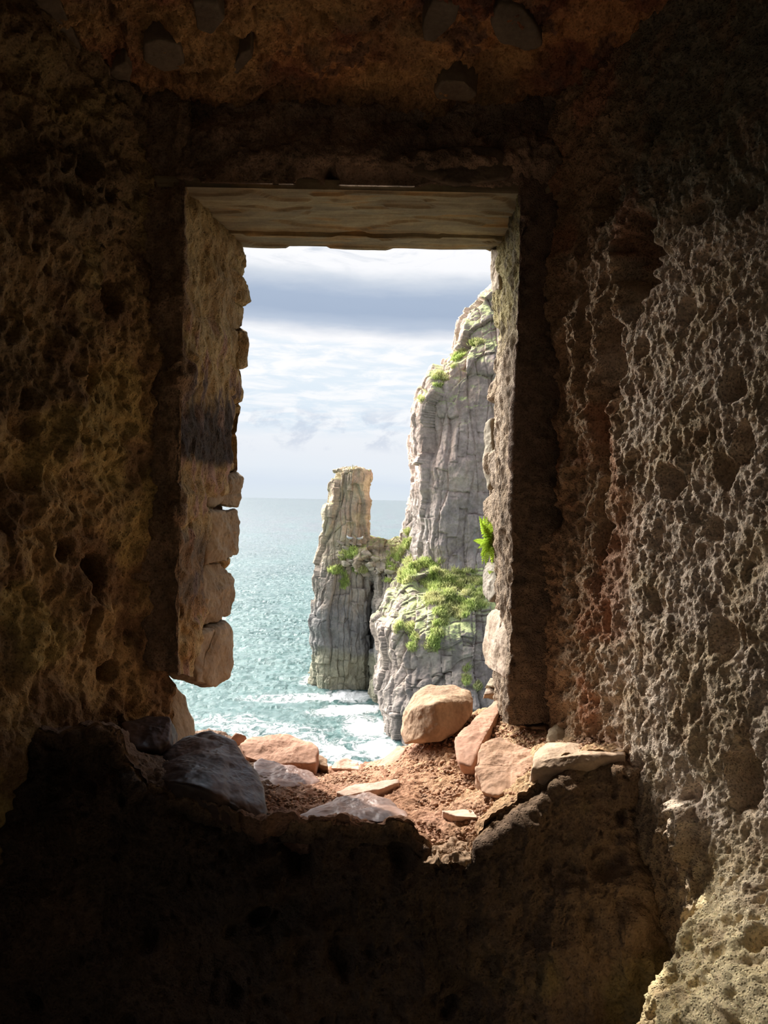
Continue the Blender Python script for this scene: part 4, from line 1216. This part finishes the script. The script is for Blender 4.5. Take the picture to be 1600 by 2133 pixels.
grass_patch([(925, 1210, 60, 30, .35, 5), (960, 1255, 60, 28, -.35, 5), (890, 1185, 38, 24, 0, 2.5), (995, 1235, 34, 34, 0, 2.5), (935, 1260, 50, 26, .3, 3), (985, 1205, 30, 16, .2, 1)], ALL, 11000, 'broad bright green grass slope at the foot of the tall cliff', 1, M_grass)
grass_patch([(832, 1165, 24, 34, .4, 3), (845, 1195, 18, 24, .4, 2), (815, 1195, 14, 22, .4, 1), (850, 1120, 8, 30, .15, 1)], ALL, 3200, 'green grass on the saddle against the left corner of the cliff', 2, M_grass)
grass_patch([(915, 1320, 14, 44, .15, 3), (905, 1345, 20, 14, 0, 1)], ALL, 1100, 'narrow tongue of grass running down the headland', 3, M_grass)
grass_patch([(862, 1340, 11, 18, .1, 1), (857, 1310, 9, 10, 0, .6)], ALL, 500, 'small green tuft on the headland beside the grass tongue', 4, M_grass)
grass_patch([(832, 1318, 8, 18, .0, 1)], ALL, 300, 'small leftmost green tuft on the dark headland', 5, M_grass)
grass_patch([(971, 1410, 6, 20, .0, 1), (995, 1432, 6, 8, 0, .5)], ALL, 280, 'thin green streak low on the headland above the largest boulder', 6, M_grass)
grass_patch([(725, 1155, 20, 12, -.4, 1.5), (700, 1185, 16, 12, -.5, 1), (716, 1210, 8, 18, 0, .7), (752, 1188, 16, 8, 0, .8)], ALL, 900, 'patchy dull green grass on the shoulder below the rock pillar', 7, M_grass)
grass_patch([(900, 800, 8, 52, .62, 2), (945, 755, 7, 50, .72, 2), (985, 716, 5, 34, 1.35, 1.2), (925, 790, 5, 36, .6, 1)], ALL, 2200, 'grassy ledges up the sloping shoulder of the tall cliff', 8, M_grass, (.2, .5))
grass_patch([(730, 972, 26, 5, .1, 1)], ALL, 200, 'dry tuft of grass on top of the rock pillar', 9, M_dry, (.3, .7))

# ------------------------------------------------------------------ gulls resting on the saddle and the pillar
def gull(px, py, Y, yaw, label):
    h = surf_hit([st, sa, lo], px, py + 4)
    c = np.array(h[0]) + np.array([0, -.05, -.03])
    root = bpy.data.objects.new('gull', None); link(root); root.location = tuple(c); root.rotation_euler = (0, 0, yaw)
    tag(root, label, 'bird', 'gulls resting on the rocks')
    D, Q = cube_dirs(10); D = D / np.linalg.norm(D, axis=1)[:, None]
    b = D * np.array([.30, .13, .13]); b[:, 2] += .24 + .35 * b[:, 0] * (b[:, 0] > 0)
    b[:, 1:2] *= (1 - .6 * np.clip(-D[:, 0:1], 0, 1) ** 2)
    hd = D * np.array([.085, .07, .075]) + np.array([.30, 0, .44])
    nk = D * np.array([.09, .075, .13]) + np.array([.25, 0, .35])
    co = np.concatenate([b, nk, hd]); n_ = len(D)
    m1 = np.tile((.85, .85, .83), (len(co), 1))
    mesh_obj('body', co, np.concatenate([Q, Q + n_, Q + 2 * n_]), M_bird, root, m1)
    for sy in (-1, 1):
        w = D * np.array([.30, .03, .09]) + np.array([-.08, .12 * sy, .27])
        mesh_obj('wing', w, Q, M_bird, root, np.tile((.45, .46, .48), (n_, 1)))
        lg = D * np.array([.012, .012, .09]) + np.array([.02, .05 * sy, .07])
        mesh_obj('leg', lg, Q, M_bird, root, np.tile((.6, .4, .3), (n_, 1)))
    mesh_obj('beak', D * np.array([.06, .015, .018]) + np.array([.40, 0, .43]), Q, M_bird, root, np.tile((.75, .5, .08), (n_, 1)))
M_bird = stone_mat('feathers', .8, 3, 0.0, 0.0, .05, .2)
bpy.context.view_layer.update()
gull(728, 1121, 82, 2.6, 'white gull standing at the foot of the rock pillar')
gull(750, 1122, 82, .4, 'white gull nearest the gap between pillar and cliff')
